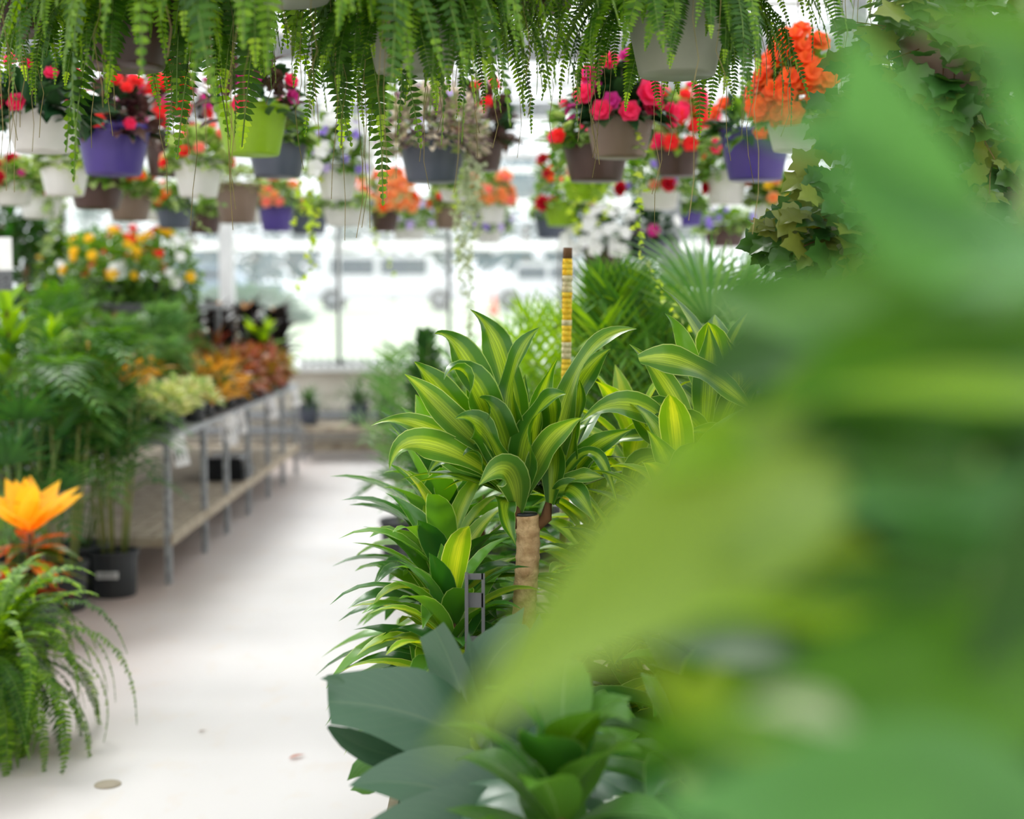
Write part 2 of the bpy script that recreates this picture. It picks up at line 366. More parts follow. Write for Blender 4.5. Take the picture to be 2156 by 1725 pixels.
def basket_pot(mb, r, h, mat, r2=None, c=(0,0,0)):
    r2 = r2 or r*.68
    mb.lathe([(r2*.96, 0), (r2, .006), (r2+(r-r2)*.45, h*.45), (r*.955, h*.8), (r*.965, h*.88), (r*1.02, h*.885), (r*1.03, h), (r*.97, h), (r*.94, h*.86), (r*.9, h*.84), (0.002, h*.84)], mat, 40, c)
def hanger(parent, r, zr, ztop):
    """four wires from rim to a hook that goes over the pipe; coordinates local"""
    mb = MB(); zk = min(zr+.32, ztop-.06)
    for k in range(3):
        a = 2*PI*k/3+.5; mb.tube([(r*math.cos(a), r*math.sin(a), zr-.01), (0, 0, zk)], .0014, 'wire', 4)
    pts = [(0, 0, zk), (0, 0, ztop-.04)]+[(0, .024*math.cos(t)-.0, ztop+.002+.028*math.sin(t)-.004) for t in [PI*1.5+PI*j/6*1.3 for j in range(7)]]
    mb.tube(pts, .002, 'wire', 4)
    return mb.build('hanger', parent)
PIPEZ = 2.80
def flower_mesh(mat, r, n=6, layers=2, seed=0, centre=None, cup=.5):
    rr = random.Random(seed); mb = MB()
    for l in range(layers):
        for k in range(n):
            a = 2*PI*(k+.5*l)/n+rr.uniform(-.2, .2)
            leaf(mb, (0,0,.004*l), rdir(a, .15+cup*(l+.3)*.9), V((0,0,1)), r*(1-.25*l), r*1.0, 'petal', mat, 3, .4, -.15, 1, .25, rnd=rr)
    if centre: mb.lathe([(0.001, r*.1), (r*.2, r*.16), (r*.14, r*.3), (.001, r*.34)], centre, 8)
    o = mb.build('flower'); me = o.data; bpy.data.objects.remove(o); return me
FL = {k: flower_mesh(k, *a) for k, a in {
    'f_pink': (.034,), 'f_red': (.032,), 'f_dred': (.036, 7, 3), 'f_mag': (.03,), 'f_orange': (.034,), 'f_peach': (.034, 6, 3),
    'f_coral': (.032,), 'f_white': (.034, 5, 1), 'f_yellow': (.036, 5, 2), 'f_purple': (.02, 5, 1), 'f_lav': (.022, 5, 1)}.items()}
BUSH = {}
def bush(kind, mat, n, L, W, rad, hgt, seed, droop=1.0, low=-.25, mat2=None, frac=.3):
    """dome of leaves over a pot rim, radius rad, height hgt (local z=0 at the soil)"""
    key = (kind, mat, n, L, W, rad, hgt, seed)
    if key in BUSH: return BUSH[key]
    r = random.Random(seed); mb = MB()
    for i in range(7):
        a = r.uniform(0, 6.28); e = r.uniform(.3, 1.4); d = rdir(a, e); q = V((d.x*rad, d.y*rad, d.z*hgt))*.75
        mb.tube([(0,0,0), q*.5+V((0,0,.02)), q], .002, 'stem', 4)
    for i in range(n):
        a = r.uniform(0, 2*PI); e = math.asin(r.uniform(low, 1)); q = r.uniform(.45, 1)**.6
        d = rdir(a, e); p = V((d.x*rad*q, d.y*rad*q, d.z*hgt*q if d.z > 0 else d.z*rad*q))
        if d.z < 0 and math.hypot(p.x, p.y) < rad*.72: p.x = d.x/max(.01, math.hypot(d.x, d.y))*rad*.8; p.y = d.y/max(.01, math.hypot(d.x, d.y))*rad*.8
        dd = (d+V((r.uniform(-.6,.6), r.uniform(-.6,.6), r.uniform(-.5,.6)))).normalized()
        nn = (V((0,0,1))+d*.6+V((r.uniform(-.4,.4), r.uniform(-.4,.4), 0))).normalized()
        s_ = r.uniform(.7, 1.2); mm = mat2 if mat2 and r.random() < frac else mat
        leaf(mb, p-dd*L*.4, dd, nn, L*s_, W*s_, kind, mm, 4, droop, .3, 1, .15, rnd=r)
    o = mb.build('foliage'); me = o.data; bpy.data.objects.remove(o); BUSH[key] = me; return me
def put_flowers(root, specs, rad, hgt, z0, seed, front=.5):
    r = random.Random(seed)
    for mat, n, s_ in specs:
        for i in range(n):
            a = r.uniform(0, 2*PI) if r.random() > front else r.uniform(-PI*.95, -.05); e = math.asin(r.uniform(-.1, 1))
            d = rdir(a, e); q = r.uniform(.92, 1.12)
            p = V((d.x*rad*q, d.y*rad*q, z0+max(d.z, -.2)*hgt*q))
            up = (d+V((0, -.5, .1))).normalized()
            inst('flower', FL[mat], root, p, up.to_track_quat('Z', 'Y'), s_*r.uniform(.8, 1.15))
def vine(mb, pts, mat, leafsize, step, seed, shape=IVY, stem='stem', wob=.012, mat2=None, frac=.3):
    r = random.Random(seed); P = [V(p) for p in pts]; path = []
    for a, b in zip(P[:-1], P[1:]):
        k = max(2, int((b-a).length/step))
        for i in range(k): path.append(a.lerp(b, i/k)+V((r.uniform(-wob, wob), r.uniform(-wob, wob), 0)))
    path.append(P[-1]); mb.tube(path, .0014, stem, 4, False)
    for i, p in enumerate(path):
        s_ = leafsize*r.uniform(.6, 1.15)*(1-.4*i/len(path)); a = r.uniform(0, 6.28)
        d = rdir(a, r.uniform(-.9, .1)); n = (V((0, -.8, .5))+V((r.uniform(-.6,.6), r.uniform(-.4,.4), r.uniform(-.4,.4)))).normalized()
        lobed(mb, p+d*s_*.15, d, n, s_, mat2 if mat2 and r.random() < frac else mat, shape)

# ------------------------------------------------------------------ the setting
def build_setting():
    m, t, b, o = newmat('pale concrete'); L = t.links
    tc = N(t, 'ShaderNodeTexCoord'); mp = N(t, 'ShaderNodeMapping'); mp.inputs['Scale'].default_value = (1, .55, 1)
    L.new(tc.outputs['Object'], mp.inputs[0])
    n1 = N(t, 'ShaderNodeTexNoise'); n1.inputs['Scale'].default_value = .9; n1.inputs['Detail'].default_value = 7; L.new(mp.outputs[0], n1.inputs['Vector'])
    n2 = N(t, 'ShaderNodeTexNoise'); n2.inputs['Scale'].default_value = 9; n2.inputs['Detail'].default_value = 6; L.new(mp.outputs[0], n2.inputs['Vector'])
    c = mixc(t, n1.outputs[0], S('#d8d6d6'), S('#c9c5c2'))
    mr = N(t, 'ShaderNodeMapRange'); mr.inputs[1].default_value = .56; mr.inputs[2].default_value = .72; mr.inputs[4].default_value = .5; L.new(n2.outputs[0], mr.inputs[0])
    c = mixc(t, mr.outputs[0], c, S('#cfc4b8'))
    # rusty dirt swept against the benches on the left
    sp = N(t, 'ShaderNodeSeparateXYZ'); L.new(tc.outputs['Object'], sp.inputs[0])
    m1 = N(t, 'ShaderNodeMapRange'); m1.inputs[1].default_value = -1.15; m1.inputs[2].default_value = -1.9; L.new(sp.outputs[0], m1.inputs[0])
    m2 = N(t, 'ShaderNodeMath', operation='MULTIPLY'); L.new(m1.outputs[0], m2.inputs[0]); L.new(n1.outputs[0], m2.inputs[1])
    c = mixc(t, m2.outputs[0], c, S('#8d6a58')); L.new(c, b.inputs['Base Color'])
    b.inputs['Roughness'].default_value = .42; M['floor'] = m
    g = MB(); g.box((0, 6.5, -.05), (16, 17, .1), 'floor'); struct('floor', g)
    YB = 14.7
    # low back wall with ledges and pipes
    g = MB(); g.box((0, YB+.1, .42), (16, .12, .84), 'wallp')
    for z, d_ in ((.12, .05), (.3, .04), (.46, .04), (.62, .03)): g.box((0, YB+.03, z), (16, d_, .05), 'wallp')
    g.box((0, YB+.02, .86), (16, .3, .06), 'white_paint'); struct('wall_back', g)
    g = MB(); g.box((0, YB-.02, .05), (16, .08, .1), 'wood'); struct('baseboard_back', g)
    for z in (.22, .38): 
        g = MB(); g.tube([(-8, YB-.08, z), (8, YB-.08, z)], .04, 'galv', 10); struct('trim_1' if z < .3 else 'trim_2', g)
    # window band: panes between mullions
    xs = [at(x, 640, YB).x for x in (-900, -560, -200, 135, 478, 712, 945, 1180, 1414, 1700, 2000, 2300)]
    for i, (a, b_) in enumerate(zip(xs[:-1], xs[1:])):
        g = MB(); wd = .10 if i == 4 else .04
        g.box((a, YB+.08, 1.7), (wd, .1, 1.65), 'pvc'); g.box((b_, YB+.08, 1.7), (.03, .1, 1.65), 'pvc')
        cx = (a+b_)/2; g.box((cx, YB+.08, 2.12), (b_-a, .08, .10), 'pvc'); g.box((cx, YB+.08, .92), (b_-a, .1, .06), 'pvc')
        g.box((cx, YB+.08, 2.55), (b_-a, .1, .1), 'pvc')
        g.box((cx, YB+.09, 1.72), (b_-a-.05, .006, 1.6), 'glass')
        struct('window_%d' % (i+1), g)
    g = MB(); g.box((0, YB+.09, 3.05), (16, .006, .9), 'glass')
    for x in xs: g.box((x, YB+.08, 3.05), (.05, .08, .9), 'pvc')
    g.box((0, YB+.08, 2.9), (16, .1, .06), 'pvc'); g.box((0, YB+.05, 3.5), (16, .25, .14), 'galv'); struct('trim_3', g)
    # side walls (glazed, the right one backed by an opaque panel)
    for sg, nm in ((-1, 'wall_left'), (1, 'wall_right')):
        g = MB(); g.box((sg*7.9, 6.5, .42), (.1, 17, .84), 'wallp'); g.box((sg*7.9, 6.5, 2.2), (.006, 17, 2.7), 'glass')
        if sg > 0: g.box((7.98, 6.5, 2.2), (.04, 17, 2.8), 'wallp')  # opaque panel added outside the glass to block light from the right
        for k in range(10): g.box((sg*7.9, -1.6+k*1.8, 2.2), (.08, .06, 2.8), 'white_paint')
        for z in (.9, 2.1, 3.5): g.box((sg*7.9, 6.5, z), (.1, 17, .08), 'white_paint')
        struct(nm, g)
    g = MB(); g.box((0, -2.05, 2.4), (16, .1, 5.0), 'wallp'); struct('wall_front_blocker', g)  # unseen wall added behind the camera to hold back sky light
    # roof: slope rising from the back eave towards the ridge, then down again
    g = MB(); mi = g.m('roofglass')
    prof_ = [(14.8, 3.55), (6.5, 5.9), (-2, 3.55)]
    for (y0, z0), (y1, z1) in zip(prof_[:-1], prof_[1:]):
        b0 = len(g.v); g.v += [V((-8, y0, z0)), V((8, y0, z0)), V((8, y1, z1)), V((-8, y1, z1))]; g.face([b0, b0+1, b0+2, b0+3], [(0,0),(1,0),(1,1),(0,1)], mi, False)
    struct('ceiling', g)
    g = MB()
    for k in range(15):
        f_ = k/14; g.box((0, 14.7-8.2*f_, 3.5+2.35*f_), (16, .09, .10), 'white_paint')
        if k % 2: g.box((0, 14.7-8.2*f_, 3.3+2.35*f_), (16, .05, .04), 'galv')
    for k in range(9): 
        x = -7.2+1.8*k; g.tube([(x, 14.7, 3.46), (x, 6.5, 5.82)], .025, 'white_paint', 6); g.tube([(x, 6.5, 5.82), (x, -2, 3.46)], .025, 'white_paint', 6)
    struct('trim_4', g)
    g = MB(); g.tube([(-8, 12.6, 3.78), (8, 12.6, 3.78)], .15, 'galv', 16); struct('trim_5', g)     # fat heating duct under the roof
    g = MB(); g.tube([(-8, 10.4, 4.2), (8, 10.4, 4.2)], .10, 'galv', 12); struct('trim_6', g)
    for i, z in enumerate((2.95, 3.12)):
        g = MB(); g.tube([(-8, 13.9, z), (8, 13.9, z)], .03, 'white_paint', 8); struct('trim_%d' % (7+i), g)
    # posts
    for i, (px, py, Y, w_, zt) in enumerate(((1410, 500, 8.4, .11, 4.9), (1792, 40, 5.6, .10, 5.3), (478, 560, 13.6, .13, 3.7), (-420, 500, 8.4, .11, 4.9))):
        p = at(px, py, Y); g = MB(); m_ = 'white_paint' if i == 2 else 'galv'
        g.box((p.x, Y, zt/2), (w_, w_, zt), m_); g.box((p.x, Y, .02), (w_*2, w_*2, .04), m_); struct('post_%d' % (i+1), g)
    # pipes the baskets hang from
    for i, Y in enumerate(ROWS):
        g = MB(); g.tube([(-4.2, Y, PIPEZ), (4.2, Y, PIPEZ)], .016, 'white_paint', 8); struct('trim_%d' % (20+i), g)
ROWS = [2.75, 3.0, 3.35, 4.45, 5.3, 6.2, 6.9, 8.0, 9.0, 10.0]
build_setting()
# long carrying pipes along the house that hold up the cross pipes
for i, x in enumerate((-4.2, 4.2)):
    g = MB(); g.tube([(x, -1.5, PIPEZ), (x, 14.6, PIPEZ)], .03, 'white_paint', 8)
    for k in range(4): g.tube([(x, 1+k*4, PIPEZ), (x, 1+k*4, 4.2+min(k, 2)*.5)], .012, 'white_paint', 6)
    struct('trim_%d' % (40+i), g)

# ------------------------------------------------------------------ outdoors behind the windows
def outdoors():
    m, t, b, o = newmat('lawn'); no = N(t, 'ShaderNodeTexNoise'); no.inputs['Scale'].default_value = .4
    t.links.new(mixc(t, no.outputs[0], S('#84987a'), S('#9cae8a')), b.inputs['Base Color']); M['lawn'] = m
    M['road'] = plain('road', '#9aa0a8', .8); M['kerb'] = plain('pale kerb', '#d8d8d4', .8)
    g = MB(); mi = g.m('lawn'); ys = [14.9, 22, 32, 41, 50, 60, 80, 130]; zs = [-.05, .25, .85, 1.32, 1.34, 1.7, 1.8, 2.0]; b0 = len(g.v)
    for y, z in zip(ys, zs): g.v += [V((-60, y, z)), V((60, y, z))]
    for i in range(len(ys)-1): g.face([b0+2*i, b0+2*i+1, b0+2*i+3, b0+2*i+2], [(0,0),(1,0),(1,1),(0,1)], mi, False)
    struct('ground', g)
    g = MB(); g.box((0, 45.6, 1.345), (120, 7.5, .05), 'road'); struct('road', g)
    g = MB(); g.box((0, 15.6, .0), (40, 1.2, .06), 'kerb'); struct('path', g)
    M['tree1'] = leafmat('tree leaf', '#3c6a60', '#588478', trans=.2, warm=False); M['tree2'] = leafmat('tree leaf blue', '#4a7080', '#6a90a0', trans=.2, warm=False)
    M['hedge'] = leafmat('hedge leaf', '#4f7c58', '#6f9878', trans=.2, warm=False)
    def crown(mb, c, rx, rz, n, mat, s_, r):
        for i in range(n):
            d = rdir(r.uniform(0, 6.28), math.asin(r.uniform(-.7, 1))); q = r.uniform(.6, 1)
            p = V(c)+V((d.x*rx*q, d.y*rx*q, d.z*rz*q)); leaf(mb, p, (d+V((0,0,r.uniform(-.6,.3)))), V((0,-.5,1)), s_, s_*.8, 'ovate', mat, 2, .5, .2, 1, rnd=r)
    r = random.Random(3)
    T = [(-21,84,7,'tree1','broad dark green tree at the left end of the distant tree line'), (-13,80,6,'tree2','blue-green tree in the distant row seen left of the white window post'),
         (-5.5,82,5.6,'tree1','round dark tree behind the parked vehicles, seen through the middle window'), (2,78,7.4,'tree2','tall blue-green tree beyond the road, behind the silver trailing strands'),
         (9,82,8,'tree1','large dark tree beyond the road behind the green palms'), (18,80,7,'tree2','blue-green tree at the right end of the distant tree line')]
    for x, y, hgt, mt, lb in T:
        t_ = thing('tree', lb, 'tree', (x, y, 1.8), group='trees beyond the road')
        mb = MB(); mb.tube([(0,0,0), (0,0,hgt*.55)], [.3, .16], 'twig', 8); mb.build('trunk', t_)
        mb = MB(); crown(mb, (0,0,hgt*.55), 3.4, hgt*.47, 1100, mt, .7, r); mb.build('crown', t_)
    for x, y, lb in ((-10.5, 36, 'low clipped hedge on the lawn seen left of the white window post'), (-6.2, 37, 'low rounded shrub on the lawn seen just right of the white window post')):
        z = 1.0; mb = MB(); crown(mb, (0,0,.35), 1.5, .55, 1200, 'hedge', .3, r); o = mb.build('hedge'); o.location = (x, y, z); tag(o, lb, 'shrub')
    # vehicles
    M['carwhite'] = plain('white car paint', '#f0f2f4', .3); M['carglass'] = plain('dark car glass', '#2e4456', .1); M['carblue'] = plain('grey blue car paint', '#8ca4b8', .3)
    M['tyre'] = plain('tyre', '#1c1c1e', .8)
    def car(x, y, body, L, H, lb, nm='car'):
        t_ = thing(nm, lb, 'vehicle', (x, y, 1.37))
        mb = MB(); mb.box((0,0,.35+H*.18), (L,1.8,H*.38), body); o=mb.build('body', t_)
        bv = o.modifiers.new('b', 'BEVEL'); bv.width = .12; bv.segments = 3
        c = MB(); mi = c.m(body); x0, x1 = (-L*.42, L*.36) if nm == 'van' else (-L*.33, L*.25); z0 = .35+H*.36; z1 = H
        c.v += [V((x0,-.85,z0)),V((x1,-.85,z0)),V((x1,.85,z0)),V((x0,.85,z0)),V((x0+.35,-.75,z1)),V((x1-.5,-.75,z1)),V((x1-.5,.75,z1)),V((x0+.35,.75,z1))]
        for q in ((0,1,5,4),(1,2,6,5),(2,3,7,6),(3,0,4,7),(4,5,6,7)): c.face(list(q), [(0,0),(1,0),(1,1),(0,1)], mi, False)
        c.build('cabin', t_)
        for k, (a, b_) in enumerate(((.12,.45),(.5,.85))):
            g = MB(); w_ = x1-x0; g.box((x0+w_*(a+b_)/2, -.83, (z0+z1)/2-.02), (w_*(b_-a), .04, (z1-z0)*.62), 'carglass'); g.build('side_window', t_)
        for sx_ in (-.32, .32):
            for sy in (-.8, .8):
                g = MB(); g.tube([(L*sx_, sy-.1, .33), (L*sx_, sy+.1, .33)], .33, 'tyre', 16); wh = g.build('wheel', t_); g = MB(); g.tube([(L*sx_, sy-.11, .33), (L*sx_, sy+.11, .33)], .18, 'galv', 12); g.build('hub', wh)
    car(-3.2, 45, 'carwhite', 5.2, 1.75, 'long white van parked on the road seen through the middle window', 'van')
    car(-9.0, 46.5, 'carblue', 4.5, 1.45, 'grey-blue car on the road seen just right of the white window post')
    car(2.1, 45.5, 'carwhite', 4.6, 1.5, 'white car on the road behind the silver trailing strands')
    g = thing('traffic_cone', 'small orange cone on the lawn seen right of the silver trailing strands', 'cone', at(1040, 655, 40)-V((0,0,.0)))
    g.location.z = 1.15
    mb = MB(); mb.lathe([(.16, 0), (.03, .7), (.001, .7)], 'f_orange', 12); mb.build('cone_body', g)
    mb = MB(); mb.box((0,0,.015), (.42,.42,.03), 'f_orange'); mb.build('base', g)
outdoors()

# ------------------------------------------------------------------ hanging Boston ferns
def hanging_fern(px, Y, pot, lb, ybot=155, n=92, seed=0, r0=.13, sc_=1.0, zoff=0, runners=14, hgt=.19):
    p = at(px, ybot, Y); t_ = thing('hanging_fern', lb, 'fern', (p.x, Y, p.z+zoff), group='ferns hanging along the top')
    r = random.Random(seed); mb = MB(); basket_pot(mb, r0, hgt, pot); mb.build('pot', t_)
    mb = MB(); mb.lathe([(r0*.9, hgt*.84), (r0*.85, hgt*.9), (.002, hgt*.93)], 'soil', 24); mb.build('soil', t_)
    hanger(t_, r0, hgt, PIPEZ-(p.z+zoff))
    for i in range(n):
        a = 2*PI*i/n*5.17+r.uniform(-.3, .3); k = r.randrange(len(FR)); q = r.uniform(0, r0*.6)
        o = inst('frond', FR[k], t_, (q*math.cos(a), q*math.sin(a), hgt*.9+r.uniform(0, .03)), (r.uniform(-.25,.25), r.uniform(-.15,.2), a), sc_*r.uniform(.8, 1.15))
    mb = MB()
    for i in range(runners):
        a = r.uniform(0, 6.28); q = r0+r.uniform(.01, .14); zz = hgt*.8; L = r.uniform(.25, .5); x, y = q*math.cos(a), q*math.sin(a)
        pts = [(x*.6, y*.6, zz+.04), (x*.95, y*.95, zz+.03)]+[(x+r.uniform(-.012,.012), y+r.uniform(-.01,.01), zz-L*j/6) for j in range(1, 7)]
        mb.tube(pts, .0009, 'runner', 3, False)
    mb.build('runners', t_)
for a in [(265, 3.0, 'p_darkfern', 'green fern in a dark brown pot hanging at the top left', 144),
          (30, 3.35, 'p_darkfern', 'leftmost hanging fern, its fronds cut by the left edge', 70),
          (590, 2.75, 'p_sage', 'big dense fern with the lowest drooping fronds, above the lime basket', 0),
          (872, 3.0, 'p_sage', 'hanging fern in a grey-green pot, left of centre at the top', 156),
          (1130, 3.35, 'p_darkfern', 'thin hanging fern between the two grey-green fern pots', 20),
          (1425, 3.0, 'p_sage', 'hanging fern in the large grey-green pot above the pink begonias', 160),
          (1700, 3.35, 'p_sage', 'hanging fern above the orange flowers, nearest the grey post', -20)]:
    sd_ = a[0]; hanging_fern(*a, seed=sd_, r0=.118 if a[0] != 590 else .14, n={590: 210, 1130: 110, 1700: 100, 30: 130}.get(a[0], 170), sc_={590: 1.32, 30: .85, 265: .8, 1700: .72, 1130: .8}.get(a[0], .78))

# ------------------------------------------------------------------ flower baskets
def basket(px, ytop, ybot, w_, row, pot, lb, leafspec, flowers, rad=1.35, hgt=.16, seed=0, kind=None, cat='flower basket', vines=(), zadd=0):
    Y = ROWS[row]; p = at(px, ybot, Y); scale = Y/F; r0 = w_*scale/2; h = max(.08, (ybot-ytop)*scale)
    t_ = thing('hanging_basket', lb, cat, (p.x, Y, p.z), group='flower baskets hanging over the aisle')
    mb = MB(); basket_pot(mb, r0, h, pot, r0*.74); mb.build('pot', t_)
    hanger(t_, r0, h, PIPEZ-p.z)
    kind_, mat, n, L, W = leafspec[:5]; mat2 = leafspec[5] if len(leafspec) > 5 else None
    R_ = max(r0*rad, r0+.02)
    inst('foliage', bush(kind_, mat, n, L, W, round(R_, 2), hgt, seed, mat2=mat2), t_, (0, 0, h*.9))
    put_flowers(t_, flowers, R_, hgt, h*.92, seed+1)
    for vn in vines:      # (dx, dy px offsets list, material, size, shape)
        pts, mat, sz, step = vn[:4]; mb = MB()
        q = [at(x, y, Y-r0*.9)-V((p.x, Y, p.z)) for x, y in pts]
        vine(mb, q, mat, sz, step, seed+5, mat2=vn[4] if len(vn) > 4 else None); mb.build('trailing_vine', t_)
    return t_
BG = ('ovate', 'begonia', 150, .12, .06); BZ = ('ovate', 'bronze', 190, .10, .05, 'begonia')
GR = ('ovate', 'basket_green', 480, .054, .036, 'basket_pale'); GR2 = ('ovate', 'basket_pale', 460, .048, .034, 'basket_green')
HE = ('ovate', 'heather', 2600, .03, .02, 'ivy_var'); YG = ('ovate', 'ivy_lime', 160, .04, .035, 'basket_green')
basket(92, 232, 320, 158, 3, 'p_white', 'white basket of dark leaves and hot pink begonias, top left', BG, [('f_pink', 7, .9)], 1.4, .17, 11)
basket(240, 268, 369, 152, 4, 'p_purple', 'purple basket with red flowers and bronze leaves, left side', BZ, [('f_red', 14, .95), ('f_pink', 6, .9)], 1.35, .19, 12)
basket(350, 285, 372, 92, 6, 'p_brown', 'brown basket crowded with scarlet flowers between purple and lime baskets', BZ, [('f_red', 26, 1.4), ('f_mag', 10, 1.3)], 2.2, .38, 13)
basket(418, 340, 415, 104, 5, 'p_white', 'white basket with grey-green leaves below the scarlet flowers', GR2, [('f_coral', 6, .8), ('f_red', 4, .8)], 1.35, .17, 14,
       vines=[([(360, 330), (350, 400), (380, 440), (420, 475), (445, 488)], 'ivy_var', .035, .018), ([(420, 410), (450, 425), (480, 432)], 'ivy_var', .035, .02)])
basket(532, 226, 327, 150, 3, 'p_lime', 'lime green basket with dark leaves under the big fern', ('ovate', 'bronze', 80, .10, .05, 'begonia'), [('f_mag', 8, .8), ('f_pink', 3, .8)], 1.35, .16, 15)
basket(585, 285, 373, 130, 4, 'p_slate', 'slate grey basket directly behind the lime green one', GR, [('f_mag', 4, .8)], 1.25, .14, 16)
basket(912, 288, 384, 146, 4, 'p_slate', 'slate grey basket of purple and cream heather-like leaves', HE, [('f_white', 10, .35), ('f_lav', 10, .6)], 1.6, .22, 17,
       vines=[([(830, 290), (822, 340), (830, 370)], 'ivy_var', .03, .02), ([(968, 290), (975, 330), (968, 380)], 'ivy_var', .035, .02)])
basket(1010, 280, 360, 110, 5, 'p_brown', 'bronze-leaved basket with red flowers just right of the heather basket', BZ, [('f_red', 10, 1.0)], 1.45, .25, 18,
       vines=[([(985, 330), (978, 430), (970, 520), (975, 620)], 'silver', .032, .006), ([(1000, 340), (1000, 430), (990, 520), (992, 640), (985, 760)], 'silver', .03, .006),
              ([(965, 350), (960, 450), (965, 560)], 'silver', .032, .006, 'ivy_lime'), ([(1015, 340), (1012, 420), (1005, 500)], 'silver', .03, .006), ([(975, 335), (985, 420), (978, 500), (983, 560)], 'silver', .032, .006)])
basket(1305, 238, 332, 148, 3, 'p_taupe', 'taupe basket with dark leaves and big hot pink begonias', ('ovate', 'begonia', 130, .11, .06), [('f_pink', 17, 1.25), ('f_mag', 5, 1.2)], 1.4, .18, 19,
       vines=[([(1340, 250), (1352, 340), (1342, 440), (1345, 520), (1375, 580), (1410, 640), (1462, 695)], 'ivy_lime', .035, .014, 'ivy_var')])
basket(1255, 285, 382, 148, 4, 'p_brown', 'dark brown basket directly behind the taupe one', GR, [('f_red', 6, .9), ('f_pink', 5, .9)], 1.5, .18, 20,
       vines=[([(1180, 290), (1170, 350), (1175, 420)], 'basket_green', .035, .015)])
basket(1425, 300, 372, 100, 5, 'p_brown', 'brown basket of crimson flowers behind the taupe basket', GR, [('f_red', 16, 1.2), ('f_pink', 12, 1.2)], 1.7, .24, 21)
basket(1590, 276, 380, 150, 4, 'p_purple', 'purple basket with dark leaves and orange flowers, right side', ('ovate', 'begonia', 120, .10, .045, 'basket_green'), [('f_orange', 8, .9)], 1.4, .15, 22)
basket(1676, 240, 318, 130, 3, 'p_white', 'white basket full of vivid orange begonias beside the ivy', GR, [('f_orange', 60, 1.15)], 1.35, .25, 23)
basket(1528, 362, 430, 94, 6, 'p_white', 'white basket with red geraniums and pale leaves left of the purple basket', GR, [('f_dred', 4, 1.0), ('f_white', 3, .7)], 1.35, .19, 24)
basket(1388, 385, 440, 92, 6, 'p_white', 'white basket with a loose mass of crimson geraniums near the grey post', GR, [('f_dred', 7, 1.2), ('f_purple', 6, 1.2), ('f_coral', 3, .8)], 1.8, .25, 25)
basket(137, 338, 412, 104, 5, 'p_white', 'white basket with pale trailing leaves below the pink begonias', GR2, [('f_white', 3, .6)], 1.2, .10, 26, vines=[([(165, 330), (158, 370), (165, 410)], 'ivy_lime', .035, .02)])
basket(30, 385, 432, 90, 6, 'p_white', 'white basket with deep red flowers, cut by the left edge', GR2, [('f_dred', 8, 1.1), ('f_mag', 3, .8)], 1.4, .13, 27)
basket(88, 398, 460, 98, 7, 'p_white', 'lower white basket below the row with crimson flowers at far left', GR2, [('f_dred', 4, 1.0), ('f_white', 6, .8)], 1.2, .12, 28,
       vines=[([(95, 420), (110, 470), (90, 510), (80, 550)], 'ivy_var', .07, .025), ([(130, 420), (125, 480), (105, 530)], 'ivy_var', .07, .025)])
basket(205, 375, 440, 120, 6, 'p_brown', 'brown basket tucked behind the purple basket', GR, [('f_orange', 4, .9)], 1.2, .08, 29)
basket(274, 402, 465, 98, 7, 'p_taupe', 'taupe basket with a few orange flowers under the purple basket', GR, [('f_orange', 9, .9), ('f_coral', 5, .8)], 1.3, .14, 30)
basket(318, 415, 465, 66, 9, 'p_white', 'narrow white basket between taupe and slate baskets', GR2, [('f_coral', 5, 1)], 1.3, .1, 31)
basket(368, 425, 481, 84, 8, 'p_slate', 'small slate basket above the red petunias', GR, [('f_white', 4, .8), ('f_orange', 4, .8)], 1.3, .13, 32)
basket(430, 440, 492, 80, 9, 'p_brown', 'small dark brown basket with violet flowers above the white post', GR, [('f_purple', 8, 1.2)], 1.2, .1, 33)
basket(500, 388, 470, 96, 7, 'p_taupe', 'taupe basket with sage leaves above the white window post', ('ovate', 'basket_pale', 220, .04, .028, 'grape2'), [('f_coral', 4, .8)], 1.35, .15, 34)
basket(545, 425, 470, 60, 9, 'p_white', 'white basket half hidden behind the distant purple basket', GR2, [('f_mag', 3, 1), ('f_coral', 4, 1)], 1.2, .1, 35)
basket(582, 420, 487, 78, 8, 'p_purple', 'distant small purple basket with coral flowers', GR2, [('f_coral', 12, 1.1), ('f_peach', 8, 1), ('f_purple', 5, 1)], 1.4, .16, 36)
basket(710, 348, 420, 88, 5, 'p_white', 'white basket with violet and white bellflowers left of the heather basket', GR, [('f_purple', 14, 1.1), ('f_white', 24, 1.3), ('f_lav', 8, 1)], 1.5, .27, 37,
       vines=[([(668, 340), (660, 420), (650, 500), (655, 560), (625, 610)], 'ivy_lime', .045, .022), ([(640, 350), (655, 400), (665, 450), (650, 500)], 'ivy_lime', .045, .02, 'ivy_var'),
              ([(620, 350), (640, 410), (625, 470)], 'ivy_lime', .045, .02)])
basket(730, 425, 476, 108, 7, 'p_white', 'wide white basket under the bellflower basket', GR, [('f_lav', 5, 1)], 1.2, .06, 38)
basket(650, 440, 492, 90, 9, 'p_slate', 'far slate basket with violet flowers behind the lime vines', GR, [('f_purple', 10, 1.3)], 1.2, .1, 39)
basket(810, 432, 488, 66, 8, 'p_brown', 'small brown basket under a mass of orange begonias', GR2, [('f_peach', 40, 1.1), ('f_orange', 12, 1.1), ('f_coral', 12, 1.1)], 2.1, .22, 40,
       vines=[([(800, 440), (790, 480), (800, 520), (820, 560), (835, 600)], 'ivy_lime', .05, .035)])
basket(862, 470, 505, 80, 9, 'p_white', 'far white basket of lavender petunias left of the silver strands', GR, [('f_lav', 22, 1.7), ('f_purple', 5, 1.2)], 1.5, .2, 41)
basket(960, 386, 424, 76, 6, 'p_white', 'small white basket directly below the heather basket', GR2, [('f_red', 5, .8)], 1.2, .06, 42)
